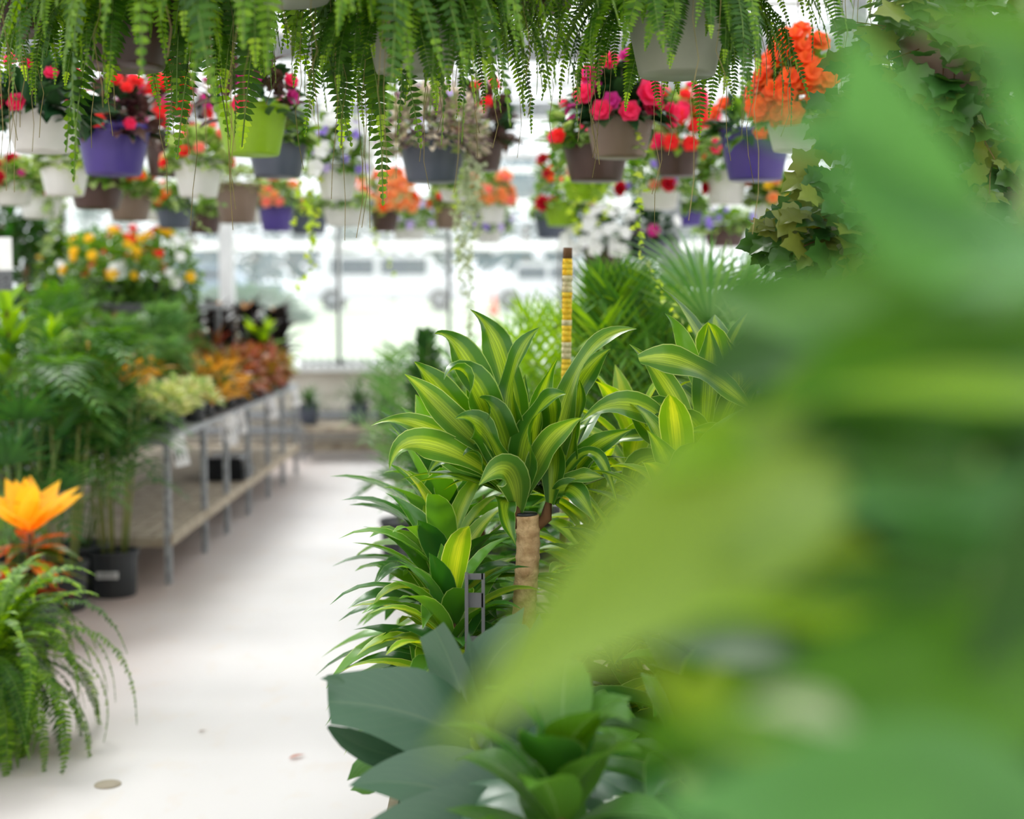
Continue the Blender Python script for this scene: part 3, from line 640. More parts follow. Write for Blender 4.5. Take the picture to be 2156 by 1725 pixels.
basket(945, 424, 482, 70, 8, 'p_taupe', 'small taupe basket behind the silver strands', GR2, [('f_red', 5, 1)], 1.3, .12, 43, vines=[([(920, 400), (915, 440), (918, 470)], 'ivy_lime', .05, .03)])
basket(1035, 420, 470, 66, 8, 'p_white', 'distant white basket with peach flowers right of the silver strands', GR2, [('f_peach', 14, 1.1), ('f_coral', 10, 1.1)], 1.5, .2, 44)
basket(1030, 475, 512, 60, 9, 'p_white', 'far white basket of lavender petunias right of the silver strands', GR, [('f_lav', 22, 1.6), ('f_purple', 6, 1.2)], 1.6, .2, 45)
basket(1232, 385, 425, 100, 6, 'p_lime', 'lime basket directly below the dark brown one', YG, [('f_coral', 2, .7)], 1.2, .05, 46, vines=[([(1215, 390), (1205, 440), (1215, 480)], 'ivy_lime', .05, .02), ([(1270, 385), (1285, 430), (1262, 470)], 'ivy_lime', .05, .02), ([(1245, 385), (1240, 440)], 'ivy_lime', .05, .02)])
basket(1183, 425, 476, 80, 7, 'p_lime', 'smaller lime basket with dark red geraniums above it', GR, [('f_dred', 9, 1.4), ('f_orange', 4, .9)], 1.6, .36, 47)
basket(1162, 445, 502, 78, 9, 'p_slate', 'slate basket behind the smaller lime basket', GR, [('f_lav', 4, 1)], 1.2, .08, 48)
basket(1270, 520, 575, 90, 7, 'p_brown', 'low basket overflowing with large white blossoms beside the yellow stake', ('ovate', 'begonia', 160, .07, .045, 'basket_green'), [('f_white', 46, 1.25), ('f_mag', 1, 1.4)], 1.7, .24, 49,
       vines=[([(1210, 480), (1230, 440), (1260, 430)], 'ivy_lime', .05, .03)])
basket(1364, 492, 545, 86, 7, 'p_slate', 'dark-leaved basket with one pink blossom next to the grey post', ('ovate', 'begonia', 170, .07, .045), [('f_mag', 1, 1.5), ('f_white', 2, 1)], 1.4, .2, 50)
basket(1450, 435, 476, 66, 8, 'p_purple', 'small dark purple basket beside the grey post', GR, [('f_white', 4, 1), ('f_purple', 5, 1)], 1.3, .1, 51)
basket(1525, 475, 520, 96, 9, 'p_brown', 'far brown basket with violet petunias behind the ivy', GR, [('f_purple', 9, 1.5)], 1.4, .14, 52)
basket(1625, 415, 470, 84, 6, 'p_white', 'white basket partly hidden behind the grape ivy', GR, [('f_peach', 6, 1), ('f_yellow', 3, .8)], 1.3, .14, 53)

# ------------------------------------------------------------------ grape ivy baskets on the right
def grape_ivy(px, py, Y, lb, rx, rz, n, seed, row=None):
    p = at(px, py, Y); t_ = thing('hanging_ivy', lb, 'ivy', tuple(p), group='grape ivy baskets on the right')
    r = random.Random(seed); mb = MB(); basket_pot(mb, .12, .17, 'p_white' if seed == 62 else 'p_taupe', .085); mb.build('pot', t_); hanger(t_, .12, .17, PIPEZ-p.z)
    mb = MB(); st = MB()
    for i in range(n):
        a = r.uniform(0, 6.28); e = math.asin(r.uniform(-1, 1)); d = rdir(a, e); q = r.uniform(.55, 1)
        c = V((d.x*rx*q, d.y*rx*.75*q, .1+d.z*rz*q))
        if math.hypot(c.x, c.y) < .12 and -.02 < c.z < .17: c.y = -.16
        dd = (V((d.x, d.y*.5-.35, -.35))+V((r.uniform(-.7,.7), r.uniform(-.4,.4), r.uniform(-.6,.5)))).normalized()
        nn = (V((0,-.75,.7))+d*.4+V((r.uniform(-.6,.6), r.uniform(-.4,.4), r.uniform(-.4,.4)))).normalized()
        s_ = r.uniform(.045, .085); lobed(mb, c, dd, nn, s_, 'grape2' if r.random() < .3 else 'grape', MAPLE, .12)
        if i % 6 == 0: st.tube([V((d.x*.05, d.y*.05, .14)), c*.6+V((0,0,.06)), c], .0015, 'twig', 3, False)
    mb.build('foliage', t_); st.build('stems', t_)
    if True:
        for k in range(4):
            mb = MB(); a = -PI+.5+k*.6; x, y = rx*.9*math.cos(a), rx*.5*math.sin(a)
            vine(mb, [(x*.7, y*.7, 0), (x, y, -.05), (x*1.15, y*1.1, -.05-rz*.9)], 'grape2', .06, .03, seed+k, MAPLE, 'twig'); mb.build('trailing_vine', t_)
grape_ivy(1860, 595, 3.0, 'big grape ivy basket with maple-like leaves below the orange flowers', .26, .17, 420, 61)
grape_ivy(1875, 330, 3.35, 'smaller ivy basket between the orange begonias and the big ivy', .19, .1, 190, 62)
grape_ivy(2010, 230, 3.0, 'ivy basket at the upper right corner behind blurred leaves', .24, .22, 330, 63)
grape_ivy(2120, 520, 3.35, 'ivy basket at the right edge behind blurred leaves', .26, .22, 330, 64)

# ------------------------------------------------------------------ the corn plant in focus
CAMH = V((0, -1, .35))
def crown_random(mb, c, n, L, W, mat, r, el=(.1, 1.35), droop=1.0, kind='strap', az=None, segs=8):
    for i in range(n):
        a = (az[0]+(az[1]-az[0])*r.random()) if az else 2.4*i+r.uniform(-.3, .3); e = r.uniform(*el); d = rdir(a, e)
        leaf(mb, V(c)+d*.01, d, (V((0,0,1))-d*.3), L*r.uniform(.75, 1.1), W*r.uniform(.8, 1.1), kind, mat, segs, droop*r.uniform(.6, 1.4), .28, 2, .12, rnd=r)
DY = 3.15
def hero():
    base = at(1108, 1250, DY)
    bx = base.x
    t_ = thing('corn_plant', 'tall corn plant with yellow-striped leaves on a tan cane, sharply in focus', 'houseplant', (bx, DY, .36))
    o0 = V((bx, DY, .36)); top = at(1103, 1085, DY)
    mb = MB(); pts = []; rs = []
    z1 = top.z-.36
    for i in range(61):
        f_ = i/60; pts.append(V((.004*math.sin(f_*9), 0, .2+(z1-.2)*f_))); rs.append(.0262*(1+.07*(i % 4 == 0)))
    mb.tube(pts, rs, 'bark', 16); mb.tube([V((0,0,z1)), V((0,0,z1+.006))], [.0255, .024], 'p_black', 16); mb.build('trunk', t_)
    mb = MB(); basket_pot(mb, .11, .24, 'p_black', .09); mb.build('pot', t_)
    mb = MB(); mb.lathe([(.10, .2), (.095, .215), (.002, .22)], 'soil', 24); mb.build('soil', t_)
    def q(x, y, dy): return at(x, y, DY+dy)-o0
    lf = [ # base, ctrl, tip, width px, depths(base,ctrl,tip), material, twist
     ((1092,1010),(1085,720),(990,652),64,(0,.05,.06),'drac',0), ((1085,1020),(1050,760),(1136,690),66,(0,-.06,-.08),'drac',0),
     ((1085,1010),(975,690),(915,703),64,(0,0,-.02),'drac',.2), ((1075,1010),(930,850),(852,788),50,(0,-.05,-.1),'drac2',0),
     ((1080,1020),(900,800),(872,762),66,(0,-.02,-.05),'drac',0), ((1085,1050),(985,700),(935,800),72,(0,-.10,-.15),'drac',0),
     ((1075,1020),(880,850),(781,897),40,(0,-.02,-.05),'drac2',.3), ((1075,1030),(850,860),(820,988),54,(0,-.1,-.16),'drac2',0),
     ((1090,1060),(1030,860),(958,882),56,(0,-.10,-.14),'drac',0), ((1090,1060),(1045,850),(1010,838),64,(0,-.06,-.12),'drac',0),
     ((1095,1060),(1110,830),(1192,830),72,(0,-.12,-.16),'drac',0), ((1120,1030),(1120,820),(1176,752),38,(.04,.02,.0),'drac',0),
     ((1160,1060),(1190,690),(1340,693),58,(.02,.0,-.02),'drac2',0), ((1165,1060),(1180,800),(1285,735),66,(.02,.04,.06),'drac',0),
     ((1090,1080),(1090,930),(1008,1022),60,(0,-.12,-.16),'drac2',-.3), ((1078,1060),(1035,1040),(1086,1148),46,(0,-.08,-.1),'drac',0),
     ((1170,1050),(1200,990),(1272,1006),38,(0,-.06,-.08),'drac2',0), ((1165,1040),(1210,1000),(1255,1103),40,(0,-.08,-.1),'drac',0),
     ((1165,1040),(1260,850),(1303,1078),26,(0,-.05,-.08),'drac',0), ((1095,1060),(1150,900),(1225,880),44,(0,-.1,-.16),'drac2',0),
     ((1080,1050),(960,900),(900,1000),46,(.02,.0,-.02),'drac',0), ((1080,1050),(1010,930),(975,960),50,(.0,-.04,-.08),'drac',0),
     ((1160,1060),(1230,930),(1330,905),46,(.02,.0,-.04),'drac',0), ((1165,1060),(1260,900),(1405,920),52,(.04,.06,.06),'drac',0),
     ((1100,1040),(1160,860),(1140,800),60,(.05,.06,.06),'drac',0), ((1160,1060),(1180,860),(1155,820),64,(.0,-.04,-.06),'drac',0),
     ((1165,1060),(1230,880),(1220,800),60,(.0,-.0,.0),'drac',0), ((1085,1040),(1000,820),(1000,760),56,(.05,.08,.08),'drac',0),
     ((1085,1040),(1060,860),(1090,790),60,(.05,.08,.08),'drac',0), ((1080,1040),(930,960),(880,900),44,(.05,.08,.12),'strap',0)]
    for i, (a, c, b, w_, dz, mt, tw) in enumerate(lf):
        mb = MB(); hr_ = random.Random(i*7+1); bleaf(mb, q(*a, dz[0]), q(*c, dz[1]), q(*b, dz[2]), w_*1.22*DY/F, 'strap', mt, (hr_.uniform(-.7,.7), -1, hr_.uniform(.2,1.3)), 18, .34, 3, .38, tw+hr_.uniform(-.5,.5)); mb.build('leaf', t_)
    r = random.Random(4); mb = MB()
    crown_random(mb, q(1085, 1050, .02), 16, .30, .055, 'drac', r, (.2, 1.3), .9, az=(.3, 2.9)); crown_random(mb, q(1165, 1050, .04), 16, .30, .055, 'drac', r, (.2, 1.3), .9, az=(.0, 2.9))
    mb.build('rear_leaves', t_)
    mb = MB(); mb.tube([q(1095,1110,0), q(1085,1080,0), q(1084,1010,0)], .014, 'twig', 8); mb.tube([q(1115,1120,0), q(1150,1090,.01), q(1162,1020,.01)], .014, 'twig', 8); mb.build('branch', t_)
hero()

def strap_plant(px, py, Y, lb, mats, height, L, W, n, seed, zbase=.36, name='dracaena', cat='houseplant', group=None, droop=1.2, el=(-.1, 1.2), pot='p_black', pr=.1, tiers=True, zt=None):
    p = at(px, py, Y); ztop = zt or p.z; r = random.Random(seed)
    t_ = thing(name, lb, cat, (p.x, Y, zbase), group=group)
    mb = MB(); basket_pot(mb, pr, pr*1.7, pot, pr*.8); mb.build('pot', t_)
    H = ztop-zbase; mb = MB(); mb.tube([(0,0,pr*1.4), (0.01,0,H*.6), (0,0,H-.02)], .009, 'twig', 8); mb.build('stem', t_)
    mb = MB()
    for i in range(n):
        f_ = i/n; z = pr*2.2+(H-pr*2.2)*f_ if tiers else H-.08*(1-f_)
        a = 2.4*i+r.uniform(-.4, .4); e = el[0]+(el[1]-el[0])*f_+r.uniform(-.15, .15); d = rdir(a, e)
        leaf(mb, V((0,0,z)), d, V((0,0,1))-d*.2, L*r.uniform(.75, 1.12)*(1-.25*f_*(1 if tiers else 0)), W*r.uniform(1.0, 1.4), 'strap', r.choice(mats), 8, droop*r.uniform(.6, 1.4), .28, 2, .1, rnd=r)
    mb.build('foliage', t_); return t_
strap_plant(930, 985, 3.75, 'glossy green dracaena at the aisle edge behind the corn plant', ['strap', 'strap2'], 0, .37, .075, 44, 71)
strap_plant(925, 1090, 3.48, 'dark strap-leaved plant below the glossy dracaena at the aisle edge', ['strap2', 'strap'], 0, .33, .07, 48, 72)
strap_plant(940, 1180, 3.25, 'striped narrow-leaved plant left of the tan cane', ['lime', 'strap', 'strap2'], 0, .34, .055, 60, 73, droop=1.4, pr=.08)
strap_plant(950, 1270, 3.03, 'low bushy striped plant around the slotted metal post', ['strap', 'lime', 'strap2'], 0, .29, .05, 54, 74, zbase=.36, droop=1.4, pr=.08)
strap_plant(1010, 950, 4.08, 'green strap-leaved plant directly behind the corn plant crown', ['strap'], 0, .3, .05, 40, 75)
strap_plant(1330, 900, 3.6, 'bright lime striped dracaena right of the corn plant crown', ['lime'], 0, .32, .06, 44, 76)
strap_plant(1240, 1010, 3.5, 'yellow-green striped plant right of the tan cane', ['lime', 'drac2'], 0, .3, .06, 44, 77)
strap_plant(1510, 790, 3.5, 'second corn plant with broad striped leaves, right of the focused one', ['drac', 'drac2'], 0, .34, .07, 44, 78, droop=.9)
strap_plant(1430, 1000, 3.04, 'broad-leaved corn plant under the second corn plant', ['drac2', 'drac', 'lime'], 0, .32, .07, 50, 79, pr=.08)
strap_plant(1600, 880, 3.7, 'corn plant half hidden behind the second corn plant', ['drac', 'lime'], 0, .34, .065, 44, 80)
strap_plant(1310, 1180, 3.25, 'dark green plant at the foot of the tan cane', ['strap2', 'drac2'], 0, .3, .07, 40, 81, pr=.09)
strap_plant(1120, 1000, 4.35, 'strap-leaved plant on the bench farther back behind the crown', ['strap', 'strap2'], 0, .3, .05, 44, 82)
strap_plant(1700, 1000, 3.5, 'green corn plant deep in the right side foliage', ['drac', 'strap'], 0, .34, .07, 50, 83)
strap_plant(1860, 880, 3.7, 'green corn plant farthest right behind the blurred leaves', ['drac', 'strap'], 0, .34, .07, 50, 84)
def second_leaves():
    # big individually visible leaves of the second corn plant
    p = at(1510, 790, 3.35); t_ = thing('corn_plant', 'corn plant whose long pale striped leaf crosses toward the blurred foreground', 'houseplant', (p.x-.04, 3.2, .36))
    o0 = V((p.x-.04, 3.2, .36)); mb = MB(); basket_pot(mb, .11, .2, 'p_black', .09); mb.build('pot', t_)
    tp = at(1460, 960, 3.2)-o0
    mb = MB(); mb.tube([(0,0,.17), tp*.5+V((0,0,.05)), tp], .02, 'bark', 10); mb.build('trunk', t_)
    def q(x, y, dy): return at(x, y, 3.2+dy)-o0
    for a, c, b, w_, dz, mt in [((1470,960),(1330,790),(1222,890),60,(0,-.1,-.14),'drac2'), ((1470,960),(1420,800),(1325,725),46,(0,0,0),'drac2'),
        ((1345,758),(1460,740),(1592,872),72,(-.12,-.1,-.05),'drac2'), ((1480,940),(1500,800),(1492,685),64,(.05,.05,.06),'drac'),
        ((1500,950),(1590,830),(1530,715),76,(.04,.02,.0),'drac'), ((1500,950),(1570,760),(1650,780),64,(.04,.0,-.02),'drac'),
        ((1490,960),(1560,890),(1432,912),40,(0,-.06,-.1),'drac2'), ((1490,980),(1570,900),(1620,890),50,(0,-.04,-.06),'drac2'),
        ((1480,960),(1370,800),(1360,900),56,(0,-.04,-.06),'drac'), ((1470,980),(1360,900),(1310,840),60,(0,.0,.0),'drac'),
        ((1470,980),(1300,940),(1340,1060),60,(0,-.05,-.1),'drac'), ((1480,980),(1480,880),(1410,870),60,(0,-.05,-.1),'drac'),
        ((1490,900),(1450,700),(1400,660),36,(.1,.1,.1),'strap'), ((1490,960),(1540,850),(1590,700),56,(.08,.1,.1),'lime')]:
        mb = MB(); bleaf(mb, q(*a, dz[0]), q(*c, dz[1]), q(*b, dz[2]), w_*1.15*3.2/F, 'strap', mt, (0, -1, .9), 14, .2, 3, .28, 0); mb.build('leaf', t_)
second_leaves()

# ------------------------------------------------------------------ right display bench
def bench(name, lb, x0, x1, y0, y1, zt, zs, posts, top=None, ph=None, zb=0):
    t_ = thing(name, lb, 'bench', ((x0+x1)/2, (y0+y1)/2, zb)); ox, oy = (x0+x1)/2, (y0+y1)/2
    zt -= zb
    for y in posts:
        for x in (x0, x1):
            mb = MB(); H = ph or zt; mb.box((x-ox, y-oy, H/2), (.005, .035, H), 'galv'); s_ = 1 if x == x0 else -1
            mb.box((x-ox+s_*.015, y-oy-.024, H/2), (.03, .005, H), 'galv')
            for k in range(int(H/.09)): mb.box((x-ox+s_*.015, y-oy-.0275, .05+k*.09), (.009, .002, .035), 'grey_steel')
            mb.build('leg', t_)
    for z, m_, nm in ((zt, top or 'galv', 'top_shelf'), (zs, 'wood', 'lower_shelf')):
        if z is None: continue
        mb = MB(); n = int((x1-x0)/.1) if m_ == 'wood' else 22
        for k in range(n): mb.box((x0-ox+(k+.5)*(x1-x0)/n, 0, z-.012), ((x1-x0)/n*(.86 if m_ == 'wood' else .8), y1-y0, .018), m_)
        for x in (x0, x1): mb.box((x-ox, 0, z-.02), (.022, y1-y0, .06 if m_ == 'wood' else .035), m_)
        for y in posts: mb.box((0, y-oy, z-.04), (x1-x0, .04, .035), m_)
        mb.build(nm, t_)
    return t_
bench('plant_bench', 'low wooden slatted bench under the corn plants on the right', -.22, 1.7, 2.95, 7.2, .36, .1, (2.98, 4.4, 5.8, 7.15), 'wood')
def slot_post():
    p = at(1000, 1260, 2.9); t_ = thing('slotted_post', 'grey slotted metal post rising between the striped plants', 'post', (p.x, 2.88, 0))
    mb = MB(); H = at(1000, 1208, 2.88).z; w_ = .034
    mb.box((-w_/2, 0, H/2), (.007, .03, H), 'grey_steel'); mb.box((w_/2, 0, H/2), (.007, .005, H), 'grey_steel')
    mb.box((0, 0, H-.006), (w_, .005, .012), 'grey_steel')
    for k in range(10): mb.box((0, 0, H-.055-k*.09), (w_, .005, .03), 'grey_steel')
    mb.build('post_body', t_)
slot_post()

# ------------------------------------------------------------------ monstera, bottom centre
def monstera_leaf(mb, P, M3, L, Wd, mat, lobes=5, bend=.5, gap=.55, split_from=.45):
    """P base, M3 columns = (forward, side, normal)"""
    f_, s_, n_ = M3
    mi = mb.m(mat)
    def width(v): return Wd*(.30+.70*math.sin(PI*min(1, (v*.86+.14)**.8)))*(1 if v < .85 else 1-(v-.85)*3.0)
    def pos(a, l):
        return P+f_*(a*L)+s_*l+n_*(-bend*a*a*L*.5-l*l*1.1/Wd*.35+.06*abs(l))
    for sg in (-1, 1):
        for k in range(lobes):
            v0, v1 = k/lobes, (k+1)/lobes; b = len(mb.v); ts = 7; ss = 4
            for i in range(ts+1):
                t = i/ts
                for j in range(ss+1):
                    s = j/ss; g_ = gap*max(0, (t-split_from)/(1-split_from))**1.0
                    sc2 = .5+(s-.5)*(1-g_*(1 if k < lobes-1 else .2)); v = v0+(v1-v0)*sc2
                    a = v+(.30*t**1.4)*(v-.15) - (.16*t if k == 0 else 0)*(1-sc2)
                    l = sg*t*width(v)*(1-.18*abs(s-.5)*2*t)
                    mb.v.append(pos(a*.86, l)+n_*.01*math.sin(s*3.1)*t*(L/.3))
            for i in range(ts):
                for j in range(ss):
                    q = [b+i*(ss+1)+j, b+i*(ss+1)+j+1, b+(i+1)*(ss+1)+j+1, b+(i+1)*(ss+1)+j]
                    uvs = [(.5+sg*.5*ii/ts, (v0+(v1-v0)*jj/ss)) for ii, jj in ((i, j), (i, j+1), (i+1, j+1), (i+1, j))]
                    mb.face(q, uvs, mi)
def frame(f_, n_):
    f_ = V(f_).normalized(); s_ = f_.cross(V(n_)).normalized(); return (f_, s_, s_.cross(f_))
PR['blunt'] = [.35,.75,.95,1.02,1.04,1.02,1,.97,.93,.86]
PR['round'] = [.2,.6,.85,1,1.04,1.02,.95,.82,.6,.1]
PR['lobe'] = [.6,.85,1,1.02,1,.92,.82,.72,.64,.56]
def monstera():
    YM = 2.5; p = at(1090, 1640, YM); o0 = V((p.x, YM+.1, 0)); t_ = thing('monstera', 'monstera with large grey-green split leaves at the bottom centre', 'houseplant', tuple(o0))
    mb = MB(); mb.lathe([(.12, 0), (.15, .28), (.155, .3), (.14, .3), (.002, .27)], 'p_black', 32); mb.build('pot', t_)
    core = V((0, 0, .42))
    def q(x, y, dy): return at(x, y, YM+dy)-o0
    for strips, lb in (([((990,1560,-.04),(860,1480,-.12),(690,1478,-.16),204,'lobe',(.15,-.75,.8),.16), ((980,1580,-.04),(830,1630,-.12),(690,1530,-.155),66,'round',(.1,-.9,.45),.1), ((726,1438,-.16),(700,1426,-.165),(674,1430,-.17),20,'lance',(.1,-.9,.4),.1)], 'grey-green split leaf reaching over the aisle'),
                       ([((1010,1640,.02),(985,1450,-.02),(915,1325,.02),130,'lobe',(-.6,-.8,.2),.35), ((1010,1640,.03),(1000,1450,.0),(985,1330,.03),80,'lance',(.3,-.8,.2),.3)], None),
                       ([((1010,1560,.06),(980,1400,.04),(1110,1320,.1),120,'round',(.2,-.8,.7),.2)], None),
                       ([((1190,1800,-.12),(940,1610,-.2),(736,1655,-.26),220,'ovate',(.1,-.6,.9),.15)], None),
                       ([((1230,1900,-.2),(1000,1720,-.3),(770,1735,-.34),240,'ovate',(.1,-.7,.9),.15)], None)):
        mb = MB()
        for a, c, b, w_, kd, hn, fo in strips: bleaf(mb, q(*a), q(*c), q(*b), w_*YM/F, kd, 'mon', hn, 16, fo, 5, .04, 0)
        o = mb.build('leaf', t_)
        if lb: o['label'] = lb
        b_ = q(*strips[0][0]); mb = MB(); mb.tube([core+V((0,0,-.15)), core+(b_-core)*.4+V((0,0,.1)), b_], .006, 'stem', 6); mb.build('petiole', o)
    for (bx, by, bd), (tx, ty, td), nrm, Wd, mt, lb, bend in [
        ((1000,1600,.05), (1120,1310,.10), (.3,-.8,.5), .11, 'mon', 4, .3),
        ((900,1560,.1), (735,1640,.1), (0,-.7,.6), .07, 'mon2', 4, .3),
        ((1100,1560,-.0), (1330,1620,-.2), (.1,-.5,.8), .12, 'mon', 5, .5),
        ((1080,1640,-.2), (1130,1800,-.45), (0,-.8,.6), .15, 'mon', 5, .3),
        ((1150,1520,.1), (1330,1500,.1), (0,-.6,.8), .12, 'mon2', 5, .5)]:
        B = at(bx, by, YM+bd); T = at(tx, ty, YM+td); mb = MB()
        monstera_leaf(mb, B-o0, frame(T-B, nrm), (T-B).length*1.0, Wd, mt, lb, bend, .17, .62)
        o = mb.build('leaf', t_)
        if mt == 'mon2': o['label'] = 'fresh bright green leaf'
        mb = MB(); b_ = B-o0; mb.tube([core+V((0,0,-.15)), core+(b_-core)*.4+V((0,0,.1)), b_], .006, 'stem', 6); mb.build('petiole', o)
monstera()
strap_plant(1180, 1560, 2.0, 'glossy broad-leaved plant between the monstera and the blurred foreground', ['strap2', 'mon2'], 0, .26, .085, 46, 90, zbase=.0, pr=.14, el=(-.2, 1.1), droop=1.3)
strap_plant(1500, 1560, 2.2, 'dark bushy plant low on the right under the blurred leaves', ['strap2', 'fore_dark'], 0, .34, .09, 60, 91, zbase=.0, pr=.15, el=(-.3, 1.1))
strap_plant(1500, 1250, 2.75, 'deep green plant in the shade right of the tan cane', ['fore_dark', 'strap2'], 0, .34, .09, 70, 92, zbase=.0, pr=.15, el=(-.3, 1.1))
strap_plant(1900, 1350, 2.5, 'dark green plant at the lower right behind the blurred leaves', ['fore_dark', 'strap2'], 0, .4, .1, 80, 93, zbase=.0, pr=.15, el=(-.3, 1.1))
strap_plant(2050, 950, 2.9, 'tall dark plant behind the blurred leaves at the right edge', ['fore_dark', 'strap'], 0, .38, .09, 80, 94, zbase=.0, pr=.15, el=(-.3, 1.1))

# ------------------------------------------------------------------ yellow and white banded stake
def stake():
    Y = 3.9; p = at(1185, 790, Y); t_ = thing('banded_stake', 'upright yellow and white banded stake with a dark brown cap', 'stake', (p.x, Y, .36))
    top = at(1196, 545, Y); z0 = .9-.36; z1 = top.z-.36; dx = top.x-p.x; r = random.Random(5)
    M['felt_y'] = plain('yellow crust', '#f0b818', .9, c2='#fad84a', scale=60, bump=.6); M['felt_w'] = plain('cream crust', '#e8dfb8', .9, c2='#c8b890', scale=60, bump=.6)
    mb = MB(); mb.tube([(-.004, 0, 0), (dx*.9, 0, z1+.0)], .010, 'twig', 12); mb.build('rod', t_)
    z = z0; k = 0; mb = MB(); seq = ['felt_w','felt_y','twig','felt_w','felt_y','felt_w','felt_y','twig','felt_y','felt_y','felt_w','felt_y','felt_y','felt_y','felt_w','felt_y']
    n = len(seq)*3
    for i in range(n):
        za = z0+(z1-z0)*i/n; zb = z0+(z1-z0)*(i+1)/n; xa = dx*.9*za/z1; xb = dx*.9*zb/z1; rr = r.uniform(.0125, .0148)
        mb.tube([(xa, 0, za), (xb, 0, zb)], [rr, r.uniform(.012, .0145)], seq[i//3] if r.random() > .2 else r.choice(['felt_y', 'felt_w', 'felt_y']), 12)
    mb.build('banded_sleeve', t_)
    mb = MB(); mb.tube([(dx*.9, 0, z1), (dx*.95, 0, z1+.03)], .0125, 'twig', 12); mb.build('cap', t_)
stake()

# ------------------------------------------------------------------ palms in the middle distance
def fan(mb, p, d, n, L, mat, k=14, spread=2.4, r=R, W=.022):
    d = V(d).normalized(); side = d.cross(V(n)).normalized(); n = side.cross(d)
    for i in range(k):
        a = (i/(k-1)-.5)*spread; dd = d*math.cos(a)+side*math.sin(a)
        leaf(mb, p, dd, n, L*r.uniform(.88, 1.04)*(1-.15*abs(a)/spread), W, 'lance', mat, 5, .5, .3, 1, rnd=r)
def fan_palm(px, py, Y, lb, mat, nf, L, seed, z0=.36, W=.022, k=16, sp=.35, name='fan_palm'):
    p = at(px, py, Y); t_ = thing(name, lb, 'palm', (p.x, Y, z0)); r = random.Random(seed)
    mb = MB(); basket_pot(mb, .15, .26, 'p_black', .12); mb.build('pot', t_)
    H = p.z-z0
    for i in range(nf):
        a = 2.4*i; e = r.uniform(.3, 1.3); d = rdir(a, e); q = V((d.x*sp, d.y*sp, H*r.uniform(.55, .95)))
        mb = MB(); mb.tube([(d.x*.02, d.y*.02, .2), q*.5+V((0,0,.05)), q], .004, 'stem', 5); fan(mb, q, d+V((0,0,.35)), V((0,0,1))-d*.8, L, mat, k, 2.6, r, W); mb.build('fan_leaf', t_)
def feather(mb, pts, L, W, mat, n, r, droop=.5, ang=.7):
    P = [V(x) for x in pts]; c = []
    for i in range(n+1):
        v = i/n; c.append(P[0]*(1-v)**2+P[1]*2*v*(1-v)+P[2]*v*v)
    mb.tube(c[::2]+[c[-1]], .003, 'stem', 4, False)
    for i in range(2, n+1):
        v = i/n; d = (c[i]-c[i-1]).normalized(); s_ = d.cross(V((0,0,1)));
        if s_.length < .1: s_ = V((1,0,0))
        s_.normalize(); nn = s_.cross(d); l_ = L*math.sin(PI*(.12+.86*v))**.6*1.0 if v < 1 else L*.5
        for sg in (-1, 1):
            dd = s_*sg*math.cos(ang*(.6+.6*v))+d*math.sin(ang*(.6+.6*v))+nn*.15
            leaf(mb, c[i], dd, nn, l_*r.uniform(.85, 1.05), W, 'lance', mat, 4, droop, .2, 1, rnd=r)
def feather_palm(px, py, Y, lb, mat, nf, L, W, reach, seed, z0=.36, nl=16, cat='palm', name='feather_palm', el=(.5, 1.4), droop=.6, pr=.14, pot='p_black', canes=0, ang=.7, hr=(.35, 1)):
    p = at(px, py, Y); t_ = thing(name, lb, cat, (p.x, Y, z0)); r = random.Random(seed)
    mb = MB()
    if z0 < .1: mb.lathe([(pr*.86, 0), (pr*.9, .01), (pr*.98, pr*1.75), (pr*1.05, pr*1.76), (pr*1.05, pr*1.9), (pr*.98, pr*1.9), (pr*.94, pr*1.75), (.002, pr*1.72)], pot, 48, flute=.02)
    else: basket_pot(mb, pr, pr*1.8, pot, pr*.8)
    po = mb.build('pot', t_)
    H = p.z-z0; base = pr*1.5
    for i in range(canes):
        a = 2.4*i; q = V((pr*.5*math.cos(a), pr*.5*math.sin(a), 0)); mb = MB()
        mb.tube([q+V((0,0,base)), q*1.6+V((0,0,H*.4)), q*2.4+V((0,0,H*.75))], [.009, .007, .005], 'cane', 6); mb.build('cane', t_)
    for i in range(nf):
        a = 2.4*i+r.uniform(-.3, .3); e = r.uniform(*el); d = rdir(a, e); h = base+(H-base)*(r.uniform(*hr) if canes else .05)
        b = V((d.x*.04, d.y*.04, h if canes else base)); rc = reach*r.uniform(.75, 1.1)
        topz = (min(H, h+rc*math.sin(e)*1.1) if canes else base+(H-base)*(.35+.65*math.sin(e)))
        P1 = V((d.x*rc*.5, d.y*rc*.5, topz+.04)); P2 = V((d.x*rc, d.y*rc, topz-rc*.35*math.cos(e)))
        mb = MB(); feather(mb, [b, P1, P2], L, W, r.choice(mat) if isinstance(mat, list) else mat, nl, r, droop, ang); mb.build('frond', t_)
    return t_
MIXP = ['palm', 'palm', 'palm2', 'palm3']
M['cane'] = plain('tan green cane', '#8a8a4a', .6, c2='#6a7a3a')
feather_palm(1300, 590, 5.2, 'tall feathery palm behind the banded stake', ['palm', 'yelgreen', 'palm'], 34, .26, .013, .42, 101, nl=18, el=(.8, 1.5), ang=.95, droop=.4)
feather_palm(1150, 640, 6.2, 'yellow-green feathery palm left of the banded stake', 'yelgreen', 14, .26, .016, .5, 102, nl=14, el=(.6, 1.4), ang=.9, droop=.4)
feather_palm(1390, 620, 5.9, 'green feathery palm between the stake and the grey post', ['palm', 'palm3', 'yelgreen'], 30, .24, .013, .42, 103, nl=18, el=(.7, 1.5), ang=.95, droop=.4)
fan_palm(1525, 560, 5.2, 'pale fan palm with pleated leaves before the far window, right of the grey post', 'palm2', 9, .42, 104, k=22, W=.018, sp=.22)
